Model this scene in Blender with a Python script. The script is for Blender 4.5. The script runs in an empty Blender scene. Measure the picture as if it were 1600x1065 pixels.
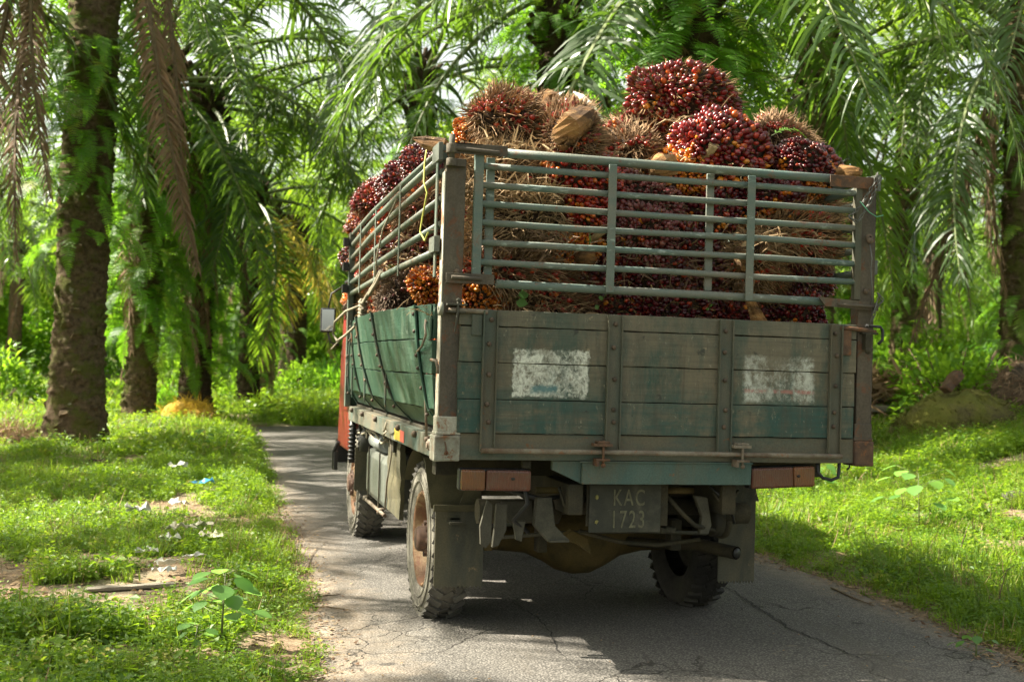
import bpy, bmesh, math, random
import numpy as np
from mathutils import Vector, Matrix, Euler, noise as mnoise
R = math.radians
S = bpy.context.scene
C = S.collection
RNG = random.Random(11)

# ------------------------------------------------------------------ camera
YAW, PITCH, ROLL, FPX = 0.2469, 0.0204, 0.0293, 1861.6
CAM = Vector((-2.041, -5.1794, 1.336))
FW = Vector((math.sin(YAW)*math.cos(PITCH), math.cos(YAW)*math.cos(PITCH), math.sin(PITCH)))
RT = Vector((math.cos(YAW), -math.sin(YAW), 0)); UP = RT.cross(FW)
cr, sr = math.cos(ROLL), math.sin(ROLL)
camx = RT*cr + UP*sr; camy = UP*cr - RT*sr
cd = bpy.data.cameras.new('camera'); cam = bpy.data.objects.new('camera', cd); C.objects.link(cam)
cam.matrix_world = Matrix(((camx.x, camy.x, -FW.x, CAM.x), (camx.y, camy.y, -FW.y, CAM.y), (camx.z, camy.z, -FW.z, CAM.z), (0, 0, 0, 1)))
cd.lens = FPX/1600*36; cd.sensor_width = 36; cd.clip_end = 2000
cd.dof.use_dof = True; cd.dof.focus_distance = 5.45; cd.dof.aperture_fstop = 3.8
S.camera = cam

# ------------------------------------------------------------------ light
SUNV = Vector((-0.93, 0.36, 0)).normalized()
EL = R(46)
SUN = Vector((SUNV.x*math.cos(EL), SUNV.y*math.cos(EL), math.sin(EL)))
w = bpy.data.worlds.new("World"); S.world = w; w.use_nodes = True
wn = w.node_tree; bg = wn.nodes['Background']
sk = wn.nodes.new('ShaderNodeTexSky'); sk.sky_type = 'NISHITA'; sk.sun_disc = False
sk.sun_elevation = EL; sk.sun_rotation = math.atan2(SUNV.x, SUNV.y); sk.dust_density = 4.0; sk.air_density = 1.0; sk.ozone_density = 1.0
hs = wn.nodes.new('ShaderNodeHueSaturation'); hs.inputs['Saturation'].default_value = .42; wn.links.new(sk.outputs[0], hs.inputs['Color'])
wm = wn.nodes.new('ShaderNodeMix'); wm.data_type = 'RGBA'; wm.blend_type = 'MULTIPLY'; wm.inputs[0].default_value = 1; wm.inputs[7].default_value = (1.12, 1.10, .93, 1)   # thin white overcast veil
wn.links.new(hs.outputs[0], wm.inputs[6]); wn.links.new(wm.outputs[2], bg.inputs[0]); bg.inputs[1].default_value = 0.075
sd = bpy.data.lights.new('sun', 'SUN'); sd.energy = 5.0; sd.angle = R(0.5); sd.color = (1.0, .93, .78)
so = bpy.data.objects.new('sun', sd); C.objects.link(so); so.rotation_euler = SUN.to_track_quat('Z', 'Y').to_euler()
S.view_settings.view_transform = 'Standard'; S.view_settings.look = 'None'; S.view_settings.gamma = 1
S.view_settings.use_curve_mapping = False; S.view_settings.exposure = 2.15
S.cycles.max_bounces = 6; S.cycles.diffuse_bounces = 3; S.cycles.glossy_bounces = 3; S.cycles.transmission_bounces = 4
S.cycles.transparent_max_bounces = 4; S.cycles.use_denoising = True; S.cycles.sample_clamp_indirect = 6
S.cycles.use_adaptive_sampling = True; S.cycles.adaptive_threshold = 0.02

# ------------------------------------------------------------------ helpers
def ray(px, py):
    a, b = px-800, py-532.5
    X = cr*a + sr*b; Y = -sr*a + cr*b
    return FW + RT*(X/FPX) - UP*(Y/FPX)
def at(px, py, D): return CAM + ray(px, py)*D
def at_y(px, py, Y):
    d = ray(px, py); return CAM + d*((Y-CAM.y)/d.y)
def at_x(px, py, X):
    d = ray(px, py); return CAM + d*((X-CAM.x)/d.x)

def link(o, parent=None):
    C.objects.link(o)
    if parent is not None: o.parent = parent
    return o
def tag(o, label=None, cat=None, group=None, kind=None):
    if label: o['label'] = label
    if cat: o['category'] = cat
    if group: o['group'] = group
    if kind: o['kind'] = kind
    return o
def empty(name, loc, rz=0, label=None, cat=None, group=None):
    o = bpy.data.objects.new(name, None); o.empty_display_size = .2
    link(o); o.location = loc; o.rotation_euler = (0, 0, rz)
    return tag(o, label, cat, group)
def inst(name, me, loc=(0, 0, 0), rot=(0, 0, 0), sc=1.0, parent=None):
    o = bpy.data.objects.new(name, me); link(o, parent)
    o.location = loc; o.rotation_euler = rot
    o.scale = (sc, sc, sc) if isinstance(sc, (int, float)) else sc
    return o

class MB:
    """collects shapes for ONE mesh"""
    def __init__(s): s.v = []; s.f = []; s.m = []; s.sm = []; s.mi = 0
    def add(s, vs, fs, smooth=False):
        n = len(s.v); s.v += [tuple(v) for v in vs]
        for f in fs: s.f.append(tuple(i+n for i in f)); s.m.append(s.mi); s.sm.append(smooth)
    def box(s, lo, hi, M=None, seg=1, jit=0, axis=0):
        x0, y0, z0 = lo; x1, y1, z1 = hi
        P = []
        for k in range(seg+1):
            t = k/seg
            if axis == 0: ring = [(x0+(x1-x0)*t, y, z) for y, z in ((y0, z0), (y1, z0), (y1, z1), (y0, z1))]
            elif axis == 1: ring = [(x, y0+(y1-y0)*t, z) for x, z in ((x0, z0), (x0, z1), (x1, z1), (x1, z0))]
            else: ring = [(x, y, z0+(z1-z0)*t) for x, y in ((x0, y0), (x1, y0), (x1, y1), (x0, y1))]
            if jit: ring = [tuple(c + RNG.uniform(-jit, jit) for c in p) for p in ring]
            P += ring
        if M is not None: P = [M @ Vector(p) for p in P]
        F = [(3, 2, 1, 0), tuple(4*seg+i for i in range(4))]
        for k in range(seg):
            for i in range(4):
                j = (i+1) % 4; F.append((4*k+i, 4*k+j, 4*k+4+j, 4*k+4+i))
        s.add(P, F)
    def tube(s, pts, r, n=8, cap=True, smooth=True):
        pts = [Vector(p) for p in pts]; rs = r if isinstance(r, (list, tuple)) else [r]*len(pts)
        P = []; up = None
        for k, p in enumerate(pts):
            t = (pts[min(k+1, len(pts)-1)] - pts[max(k-1, 0)]).normalized()
            if up is None:
                up = Vector((0, 0, 1)) if abs(t.z) < .9 else Vector((1, 0, 0))
            a = t.cross(up).normalized(); up = a.cross(t).normalized()
            for i in range(n):
                g = 2*math.pi*i/n; P.append(p + a*math.cos(g)*rs[k] + up*math.sin(g)*rs[k])
        F = []
        for k in range(len(pts)-1):
            for i in range(n):
                j = (i+1) % n; F.append((k*n+i, k*n+j, (k+1)*n+j, (k+1)*n+i))
        s.add(P, F, smooth)
        if cap:
            b = len(s.v) - len(P)
            s.f.append(tuple(b+i for i in reversed(range(n)))); s.f.append(tuple(b+(len(pts)-1)*n+i for i in range(n)))
            s.m += [s.mi]*2; s.sm += [False]*2
    def cyl(s, a, b, r, n=16, r2=None): s.tube([a, b], [r, r if r2 is None else r2], n)
    def lathe(s, prof, M, n=32, smooth=True):   # prof: (radius, axial) ; axis = local X
        P = []
        for r, a in prof:
            for i in range(n):
                g = 2*math.pi*i/n; P.append(M @ Vector((a, r*math.cos(g), r*math.sin(g))))
        F = []
        for k in range(len(prof)-1):
            for i in range(n):
                j = (i+1) % n; F.append((k*n+i, (k+1)*n+i, (k+1)*n+j, k*n+j))
        s.add(P, F, smooth)
    def prism(s, poly, d, M):   # poly in local xz, thickness d along y
        n = len(poly); P = [M @ Vector((x, 0, z)) for x, z in poly] + [M @ Vector((x, d, z)) for x, z in poly]
        F = [tuple(range(n)), tuple(reversed(range(n, 2*n)))] + [(i, n+i, n+(i+1) % n, (i+1) % n) for i in range(n)]
        s.add(P, F)
    def grid(s, P, nu, nv, smooth=True):  # P list row-major nu x nv
        s.add(P, [(i*nv+j, i*nv+j+1, (i+1)*nv+j+1, (i+1)*nv+j) for i in range(nu-1) for j in range(nv-1)], smooth)
    def blob(s, c, rad, n=8, m=6, jit=0, M=None):
        P = []; c = Vector(c)
        for i in range(m+1):
            th = math.pi*i/m
            for j in range(n):
                ph = 2*math.pi*j/n
                k = 1 + RNG.uniform(-jit, jit)
                q = Vector((rad[0]*math.sin(th)*math.cos(ph)*k, rad[1]*math.sin(th)*math.sin(ph)*k, rad[2]*math.cos(th)*k))
                P.append(c + (M @ q if M is not None else q))
        F = [(i*n+j, (i+1)*n+j, (i+1)*n+(j+1) % n, i*n+(j+1) % n) for i in range(m) for j in range(n)]
        s.add(P, F, True)
    def mesh(s, name, mats):
        me = bpy.data.meshes.new(name); me.from_pydata(s.v, [], s.f)
        for m in (mats if isinstance(mats, (list, tuple)) else [mats]): me.materials.append(m)
        me.polygons.foreach_set('material_index', s.m); me.polygons.foreach_set('use_smooth', s.sm)
        me.update(); return me
    def build(s, name, mats, parent=None, stuff=False, bevel=0, label=None, recalc=False):
        me = s.mesh(name, mats)
        if recalc or bevel:
            bm = bmesh.new(); bm.from_mesh(me); bmesh.ops.recalc_face_normals(bm, faces=bm.faces); bm.to_mesh(me); bm.free()
        o = inst(name, me, parent=parent)
        if bevel:
            b = o.modifiers.new('bevel', 'BEVEL'); b.width = bevel; b.segments = 2; b.limit_method = 'ANGLE'; b.angle_limit = R(50)
        if stuff: o['kind'] = 'stuff'
        if label: o['label'] = label
        return o

def np_mesh(name, V, F, mats, smooth=False, col=None, mi=None):
    """V (n,3), F (m,k) arrays"""
    me = bpy.data.meshes.new(name)
    V = np.asarray(V, dtype=np.float32); F = np.asarray(F, dtype=np.int32); k = F.shape[1]
    me.vertices.add(len(V)); me.vertices.foreach_set('co', V.ravel())
    me.loops.add(F.size); me.loops.foreach_set('vertex_index', F.ravel())
    me.polygons.add(len(F)); me.polygons.foreach_set('loop_start', np.arange(0, F.size, k, dtype=np.int32))
    me.polygons.foreach_set('use_smooth', np.full(len(F), smooth))
    for m in (mats if isinstance(mats, (list, tuple)) else [mats]): me.materials.append(m)
    if mi is not None: me.polygons.foreach_set('material_index', np.asarray(mi, dtype=np.int32))
    if col is not None:
        ca = me.color_attributes.new('Col', 'FLOAT_COLOR', 'POINT')
        c4 = np.ones((len(V), 4), dtype=np.float32); c4[:, :3] = col; ca.data.foreach_set('color', c4.ravel())
    me.update(calc_edges=True); me.validate(); return me

# ------------------------------------------------------------------ materials
class NT:
    def __init__(s, name):
        s.mat = bpy.data.materials.new(name); s.mat.use_nodes = True; s.t = s.mat.node_tree
        s.b = s.t.nodes['Principled BSDF']; s.out = s.t.nodes['Material Output']
    def n(s, ty, ins=None, **pr):
        x = s.t.nodes.new('ShaderNode'+ty)
        for k, v in pr.items(): setattr(x, k, v)
        for k, v in (ins or {}).items(): s.set(x.inputs[k], v)
        return x
    def set(s, sock, v):
        if hasattr(v, 'is_linked') or hasattr(v, 'links'): s.t.links.new(v, sock)
        elif isinstance(v, tuple) and len(v) == 3 and sock.type == 'RGBA': sock.default_value = (*v, 1)
        else: sock.default_value = v
    def coord(s, kind='Object', scale=(1, 1, 1)):
        c = s.n('TexCoord'); return s.n('Mapping', {'Vector': c.outputs[kind], 'Scale': scale}).outputs[0]
    def noise(s, vec, sc, det=4, rough=.6, dist=0): return s.n('TexNoise', {'Vector': vec, 'Scale': sc, 'Detail': det, 'Roughness': rough, 'Distortion': dist}).outputs['Fac']
    def ramp(s, f, a, b, v0=0.0, v1=1.0):
        return s.n('MapRange', {'Value': f, 'From Min': a, 'From Max': b, 'To Min': v0, 'To Max': v1}).outputs[0]
    def mix(s, f, a, b, mode='MIX'):
        x = s.n('Mix', data_type='RGBA', blend_type=mode); s.set(x.inputs[0], f); s.set(x.inputs[6], a); s.set(x.inputs[7], b); return x.outputs[2]
    def math(s, op, a, b=0.0, clamp=False):
        x = s.n('Math', operation=op, use_clamp=clamp); s.set(x.inputs[0], a); s.set(x.inputs[1], b); return x.outputs[0]
    def bump(s, h, st=.3, d=.01): return s.n('Bump', {'Height': h, 'Strength': st, 'Distance': d}).outputs[0]

def worn(name, base, alt, dirt, sc=6, stretch=(1, 1, 1), rough=.75, bump=.4, bd=.003, dirt_amt=.5, rust=0.0, rust_col=(.16, .07, .03), spec=.3, metal=0.0, speck=.35, light=None, light_amt=.0):
    t = NT(name); v = t.coord('Object', stretch); v0 = t.coord('Object')
    col = t.mix(t.ramp(t.noise(v, sc, 5, .65), .40, .60), base, alt)
    d = t.ramp(t.noise(v, sc*.55, 6, .7, .3), .62-dirt_amt*.35, .82-dirt_amt*.35)
    col = t.mix(d, col, dirt)
    fine = t.noise(v0, sc*22, 3, .7)
    col = t.mix(t.ramp(fine, .35, .7, 0, speck), col, tuple(c*.35 for c in dirt))
    if light: col = t.mix(t.ramp(t.noise(v, sc*2.3, 5, .75), .68-light_amt*.3, .74-light_amt*.3, 0, .8), col, light)
    if rust: col = t.mix(t.ramp(t.noise(v0, sc*1.7, 6, .75, .5), .66-rust*.3, .72-rust*.3, 0, .9), col, rust_col)
    t.set(t.b.inputs['Base Color'], col)
    t.set(t.b.inputs['Roughness'], t.ramp(fine, .3, .7, rough-.12, min(1, rough+.12)))
    t.b.inputs['Metallic'].default_value = metal; t.b.inputs['Specular IOR Level'].default_value = spec
    h = t.math('ADD', fine, t.math('MULTIPLY', t.noise(v, sc*3, 5, .7), 1.5))
    t.set(t.b.inputs['Normal'], t.bump(h, bump, bd))
    return t.mat

def leafmat(name, cols, trans, rough=.4, tf=.38, spec=.5, nsc=1.2, var=.35):
    """cols: dark, light, odd ; object random + patches along the leaf"""
    t = NT(name); oi = t.n('ObjectInfo').outputs['Random']; geo = t.n('NewGeometry')
    f = t.math('ADD', t.math('MULTIPLY', oi, .7), t.math('MULTIPLY', t.noise(geo.outputs['Position'], nsc, 2), .6))
    a = t.mix(t.ramp(f, .3, .95), cols[0], cols[1])
    if len(cols) > 2:
        o2 = t.math('FRACT', t.math('MULTIPLY', oi, 17.3))
        a = t.mix(t.math('MULTIPLY', t.ramp(o2, .80, .95), t.ramp(t.noise(geo.outputs['Position'], nsc*4, 2), .4, .6)), a, cols[2])
    t.set(t.b.inputs['Base Color'], a); t.b.inputs['Roughness'].default_value = rough; t.b.inputs['Specular IOR Level'].default_value = spec
    tr = t.n('BsdfTranslucent', {'Color': t.mix(.65, t.mix(1.0, a, (2.0, 2.0, 2.0), 'MULTIPLY'), trans)})
    m = t.n('MixShader', {0: tf, 1: t.b.outputs[0], 2: tr.outputs[0]}); t.set(t.out.inputs[0], m.outputs[0])
    return t.mat

def plain(name, col, rough=.6, metal=0, spec=.4, sc=20, var=.3, bump=.2, bd=.002):
    t = NT(name); v = t.coord('Object'); f = t.noise(v, sc, 4, .6)
    t.set(t.b.inputs['Base Color'], t.mix(t.ramp(f, .3, .7, 0, 1), tuple(c*(1-var) for c in col), tuple(min(1, c*(1+var*.6)) for c in col)))
    t.b.inputs['Roughness'].default_value = rough; t.b.inputs['Metallic'].default_value = metal; t.b.inputs['Specular IOR Level'].default_value = spec
    t.set(t.b.inputs['Normal'], t.bump(f, bump, bd)); return t.mat

M = {}
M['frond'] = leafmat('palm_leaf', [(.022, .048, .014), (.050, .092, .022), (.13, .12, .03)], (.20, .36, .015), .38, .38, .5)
M['frond_far'] = leafmat('palm_leaf_sun_tint', [(.040, .088, .014), (.090, .155, .024), (.19, .17, .03)], (.32, .50, .02), .42, .46, .35)  # lit copy of palm_leaf: sunlight on the farther fronds put into the colour
M['frond_yellow'] = leafmat('palm_leaf_yellow', [(.20, .17, .03), (.32, .24, .04)], (.55, .45, .05), .5, .45)
M['frond_dead'] = leafmat('palm_leaf_dead', [(.11, .065, .04), (.22, .145, .09), (.30, .22, .15)], (.20, .11, .05), .7, .15, .2)
M['rachis'] = plain('rachis', (.12, .15, .05), .5, var=.3)
M['rachis_dead'] = plain('rachis_dead', (.13, .09, .05), .8, var=.4)
M['fern'] = leafmat('fern_leaf', [(.034, .105, .010), (.085, .19, .016), (.22, .22, .03)], (.30, .62, .02), .5, .45, .35)
M['weed'] = leafmat('weed_leaf', [(.048, .115, .010), (.125, .205, .018), (.28, .25, .05)], (.42, .64, .02), .5, .40, .35)
M['grass'] = leafmat('grass_blade', [(.06, .13, .012), (.14, .21, .022), (.28, .24, .08)], (.42, .60, .03), .5, .38, .35)
M['straw'] = leafmat('dry_straw', [(.20, .13, .07), (.36, .26, .15)], (.3, .2, .1), .8, .12, .2)
M['bush'] = leafmat('bush_leaf', [(.07, .16, .010), (.16, .27, .016)], (.42, .68, .04), .5, .42, .35)
M['sapling'] = leafmat('sapling_leaf', [(.065, .16, .035), (.11, .23, .05)], (.32, .58, .10), .45, .42, .4)
M['stem'] = plain('stem', (.10, .12, .04), .6)
# ------------------------------------------------------------------ ground
def sm(a, b, x):
    t = np.clip((x-a)/(b-a), 0, 1); return t*t*(3-2*t)
def vnoise(x, y, f, seed=0):
    """smooth value noise, vectorised"""
    x = np.asarray(x, float)*f + seed*17.13; y = np.asarray(y, float)*f + seed*5.7
    xi = np.floor(x); yi = np.floor(y); u = x-xi; v = y-yi; u = u*u*(3-2*u); v = v*v*(3-2*v)
    h = lambda a, b: np.modf(np.abs(np.sin(a*127.1 + b*311.7 + seed*74.7)*43758.5453))[0]
    return (h(xi, yi)*(1-u)+h(xi+1, yi)*u)*(1-v) + (h(xi, yi+1)*(1-u)+h(xi+1, yi+1)*u)*v
def edge_l(y): return -1.36 - .24*np.exp(-np.maximum(np.asarray(y, float), -1)/3.2) + .10*(vnoise(y, 0*y, .9, 1)-.5) + .05*(vnoise(y, 0*y, 4, 2)-.5)
def edge_r(y): return 1.96 - .20*np.exp(-(np.maximum(np.asarray(y, float), -.4)+.3)/.8) + .12*(vnoise(y, 0*y, .8, 3)-.5) + .05*(vnoise(y, 0*y, 4, 4)-.5)
def offroad(x, y):
    """distance outside the road (positive outside)"""
    x = np.asarray(x, float); y = np.asarray(y, float)
    a = np.maximum(edge_l(y)-x, x-edge_r(y)); a = np.maximum(a, y-18.4)
    b = np.maximum(np.maximum(np.maximum(14.8-y, y-18.4), edge_l(y)-x), x-6.5)
    return np.minimum(a, b)
def gz(x, y):
    x = np.asarray(x, float); y = np.asarray(y, float)
    d = offroad(x, y)
    rise = 1.15*sm(0.6, 9.5, x-1.9)*(1 - .9*sm(12.5, 14.5, y)*(1-sm(18.6, 21, y))*(1-sm(4.5, 8, x)))
    base = rise*sm(.1, 2.0, d) + .035*sm(0, .35, d) + .05*(vnoise(x, y, .7, 5)-.5)*sm(.2, 2, d) + .02*(vnoise(x, y, 3, 6)-.5)*sm(.1, .6, d)
    return np.where(d > 0, base, -.03*np.minimum(1, -d/.15)) - .004
def dirtmask(x, y):
    """bare soil patches"""
    x = np.asarray(x, float); y = np.asarray(y, float)
    m = np.zeros_like(x)
    for cx, cy, rx, ry, k in ((-2.75, 1.5, .85, .60, 1), (-2.15, 2.25, .38, .32, .9), (-3.5, 2.4, .8, .55, 1), (-2.5, 2.75, .5, .22, .8), (-2.5, .25, .5, .16, .9), (-1.75, .4, .15, .3, .8), (4.3, 7.6, 1.3, .35, .9), (6.4, 5.6, .9, .4, .9), (3.3, 1.6, .35, .2, .7), (3.0, 3.9, .4, .2, .9), (-4.2, 13.0, 1.4, 1.4, .8), (-2.5, 19.5, 2.5, 2.0, .6), (-6.0, 11, 1.5, 2, .8), (10, 13, 2, 2, .7)):
        q = ((x-cx)/rx)**2 + ((y-cy)/ry)**2 + 1.2*(vnoise(x, y, 3.2, 9)-.5) + .6*(vnoise(x, y, 11, 10)-.5)
        m = np.maximum(m, k*sm(1.35, .65, q))
    m = np.maximum(m, .85*sm(.66, .74, .65*vnoise(x, y, 1.3, 61)+.35*vnoise(x, y, 4.5, 62))*sm(0, .4, offroad(x, y)))
    return m
def zat(x, y): return float(gz(x, y))
def on_ground(px, py):
    d = ray(px, py); t = 1.0
    for _ in range(4000):
        p = CAM + d*t
        if p.z < zat(p.x, p.y): break
        t += .01
    return p

t = NT('forest_soil'); v = t.coord('Object')
vc = t.n('VertexColor', layer_name='Col').outputs[0]; sep = t.n('SeparateColor', {0: vc})
n1 = t.noise(v, 1.7, 6, .65); n2 = t.noise(v, 18, 5, .7); n3 = t.noise(v, 90, 3, .6)
green = t.mix(t.ramp(n1, .35, .65), (.045, .075, .018), (.085, .12, .03))
green = t.mix(t.ramp(n2, .5, .68), green, (.10, .075, .04))
soil = t.mix(t.ramp(n2, .3, .7), (.13, .085, .055), (.27, .20, .13))
soil = t.mix(t.ramp(n1, .45, .6), soil, (.30, .25, .17))
c = t.mix(t.ramp(t.math('ADD', sep.outputs[0], t.math('MULTIPLY', n2, .4)), .45, .7), green, soil)
c = t.mix(t.ramp(n3, .35, .7, 0, .5), c, (.05, .04, .025))
t.set(t.b.inputs['Base Color'], c); t.b.inputs['Roughness'].default_value = .95; t.b.inputs['Specular IOR Level'].default_value = .1
t.set(t.b.inputs['Normal'], t.bump(t.math('ADD', n2, t.math('MULTIPLY', n3, .5)), .6, .02)); M['soil'] = t.mat
def ground_mesh():
    def axis(pts):
        out = []
        for a, b, s in pts: out += list(np.arange(a, b, s))
        return np.array(out + [pts[-1][1]])
    xs = axis([(-400, -60, 40), (-60, -12, 4), (-12, -4, .4), (-4, -1.9, .1), (-1.9, -1.1, .03), (-1.1, 1.6, .6), (1.6, 2.6, .04), (2.6, 8, .15), (8, 20, .5), (20, 60, 3), (60, 400, 40)])
    ys = axis([(-300, -20, 40), (-20, -3, 1.5), (-3, 9, .10), (9, 20, .2), (20, 30, .5), (30, 80, 3), (80, 700, 60)])
    X, Y = np.meshgrid(xs, ys, indexing='ij'); Z = gz(X, Y)
    V = np.stack([X.ravel(), Y.ravel(), Z.ravel()], 1); nx, ny = X.shape
    i, j = np.meshgrid(np.arange(nx-1), np.arange(ny-1), indexing='ij'); a = (i*ny+j).ravel()
    F = np.stack([a, a+ny, a+ny+1, a+1], 1)
    D = dirtmask(X, Y).ravel(); dd = offroad(X, Y).ravel(); D = np.maximum(D, sm(.45, .0, dd)*.8)
    return np_mesh('ground', V, F, M['soil'], True, np.stack([D, D, D], 1))
g = inst('ground', ground_mesh()); g['kind'] = 'structure'

# road: one sheet with a crown, edges ragged
t = NT('old_asphalt'); v = t.coord('Object'); sx = t.n('SeparateXYZ', {0: v})
agg = t.n('TexVoronoi', {'Vector': v, 'Scale': 95.0}, feature='F1').outputs['Distance']; aggc = t.n('TexVoronoi', {'Vector': v, 'Scale': 95.0}, feature='F1').outputs['Color']
big = t.noise(v, .8, 5, .6); med = t.noise(v, 5, 6, .7); fin = t.noise(v, 60, 3, .7)
base = t.mix(t.ramp(big, .35, .65), (.125, .115, .105), (.185, .170, .150))
base = t.mix(t.ramp(med, .35, .7, 0, .5), base, (.10, .092, .082))
stone = t.n('SeparateColor', {0: aggc}).outputs[0]
base = t.mix(t.ramp(stone, .55, 1.0, 0, .38), base, (.30, .28, .25))
base = t.mix(t.ramp(agg, .30, .6, 0, .8), base, (.045, .042, .038))
wx = t.math('ADD', sx.outputs[0], t.math('MULTIPLY', t.math('SUBTRACT', med, .5), .5))
le = t.ramp(wx, -1.42, -1.05, 1, 0); re = t.ramp(wx, 1.5, 1.95, 0, 1)
dust = t.math('MULTIPLY', t.math('MAXIMUM', le, re), t.ramp(t.noise(v, 9, 6, .75), .35, .6, .15, .85))
base = t.mix(dust, base, (.25, .195, .14))
# oil spots
sp = t.n('TexVoronoi', {'Vector': t.coord('Object', (1.1, 1.6, 1)), 'Scale': 1.3}, feature='F1').outputs['Distance']
base = t.mix(t.ramp(t.math('ADD', sp, t.math('MULTIPLY', fin, .05)), .085, .10, .75, 0), base, (.03, .028, .026))
# hairline cracks
wv = t.n('VectorMath', {0: v, 1: t.n('VectorMath', {0: t.n('TexNoise', {'Vector': v, 'Scale': 4.0, 'Detail': 5.0}).outputs['Color'], 'Scale': .35}, operation='SCALE').outputs[0]}, operation='ADD').outputs[0]
ck = t.n('TexVoronoi', {'Vector': wv, 'Scale': 1.6}, feature='DISTANCE_TO_EDGE').outputs['Distance']
cm = t.math('MULTIPLY', t.ramp(ck, .004, .012, 1, 0), t.ramp(t.noise(v, .9, 2), .48, .58))
ck2 = t.n('TexVoronoi', {'Vector': wv, 'Scale': 5.0}, feature='DISTANCE_TO_EDGE').outputs['Distance']
cm2 = t.math('MULTIPLY', t.ramp(ck2, .008, .03, 1, 0), t.ramp(t.noise(v, .7, 2), .56, .64))
cm = t.math('MAXIMUM', cm, t.math('MULTIPLY', cm2, .8))
base = t.mix(t.ramp(t.noise(t.coord('Object', (1, .35, 1)), 1.6, 6, .75, .4), .54, .62, 0, .45), base, (.085, .075, .062))
base = t.mix(t.ramp(t.noise(v, 2.6, 5, .8, 1.0), .63, .68, 0, .5), base, (.20, .165, .125))
base = t.mix(t.math('MULTIPLY', cm, .85), base, (.03, .026, .022))
t.set(t.b.inputs['Base Color'], base); t.b.inputs['Roughness'].default_value = .85; t.b.inputs['Specular IOR Level'].default_value = .25
h = t.math('SUBTRACT', t.math('ADD', t.math('MULTIPLY', agg, -.8), t.math('MULTIPLY', med, 1.2)), t.math('MULTIPLY', cm, 2.0))
t.set(t.b.inputs['Normal'], t.bump(h, .7, .006)); M['asphalt'] = t.mat
def road_mesh():
    ys = np.concatenate([np.arange(-12, -2, .5), np.arange(-2, 9, .05), np.arange(9, 18.4, .2), [18.4]])
    xs = np.linspace(0, 1, 41); V = []; F = []
    for y in ys:
        l = float(edge_l(y)); r = float(edge_r(y))
        for s in xs:
            x = l + (r-l)*s; V.append((x, y, .035*(1-(2*s-1)**2) - (.02 if s in (0, 1) else 0) + .004*(float(vnoise(x, y, 1.5, 7))-.5)))
    n = len(xs); m = len(ys)
    F += [(i*n+j, i*n+j+1, (i+1)*n+j+1, (i+1)*n+j) for i in range(m-1) for j in range(n-1)]
    b = len(V)
    ys2 = np.linspace(14.8, 18.4, 13); xs2 = np.linspace(1.6, 6.5, 12)
    for x in xs2:
        for y in ys2: V.append((x, y + .0, .012 + .02*(1-abs(y-16.6)/1.8)))
    F += [(b+i*13+j, b+(i+1)*13+j, b+(i+1)*13+j+1, b+i*13+j+1) for i in range(11) for j in range(12)]
    return np_mesh('road', V, F, M['asphalt'], True)
rd = inst('road', road_mesh()); rd['kind'] = 'structure'
def road_z(x, y):
    l = float(edge_l(y)); r = float(edge_r(y)); s = (x-l)/(r-l)
    return .035*(1-(2*s-1)**2) if 0 < s < 1 else zat(x, y)

# wide open cracks as dark ribbons just over the road sheet
M['crack'] = plain('dark_crack', (.022, .020, .018), .95, var=.5)
def crack(pix, w0, seed):
    rr = random.Random(seed); pts = [on_ground(*p) for p in pix]; P = []
    for a, b in zip(pts[:-1], pts[1:]):
        n = max(2, int((b-a).length/.03))
        for k in range(n): P.append(a.lerp(b, k/n))
    V = []; F = []; off = 0
    for k, p in enumerate(P):
        tdir = (P[min(k+1, len(P)-1)] - P[max(0, k-1)]).normalized(); nrm = Vector((-tdir.y, tdir.x, 0))
        off = off*.7 + rr.gauss(0, .007); wd = w0*rr.uniform(.3, 1.2)*min(1, 4*min(k+1, len(P)-k)/len(P)+.2)
        c = p + nrm*off; z = road_z(c.x, c.y) + .005
        V += [(c.x-nrm.x*wd, c.y-nrm.y*wd, z), (c.x+nrm.x*wd, c.y+nrm.y*wd, z)]
    F = [(2*i, 2*i+1, 2*i+3, 2*i+2) for i in range(len(P)-1)]
    o = inst('road_crack', np_mesh('road_crack', V, F, M['crack'])); o['kind'] = 'structure'
crack([(1120, 925), (1150, 945), (1185, 968), (1232, 1000), (1290, 1025), (1370, 1064)], .007, 1)
crack([(830, 945), (800, 960), (842, 985), (862, 1010), (868, 1030), (880, 1060)], .004, 2)
crack([(800, 890), (870, 905), (925, 935), (905, 960)], .004, 3)
crack([(600, 935), (620, 934), (642, 937)], .002, 4)
crack([(545, 905), (580, 895), (618, 898)], .003, 5)
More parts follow.
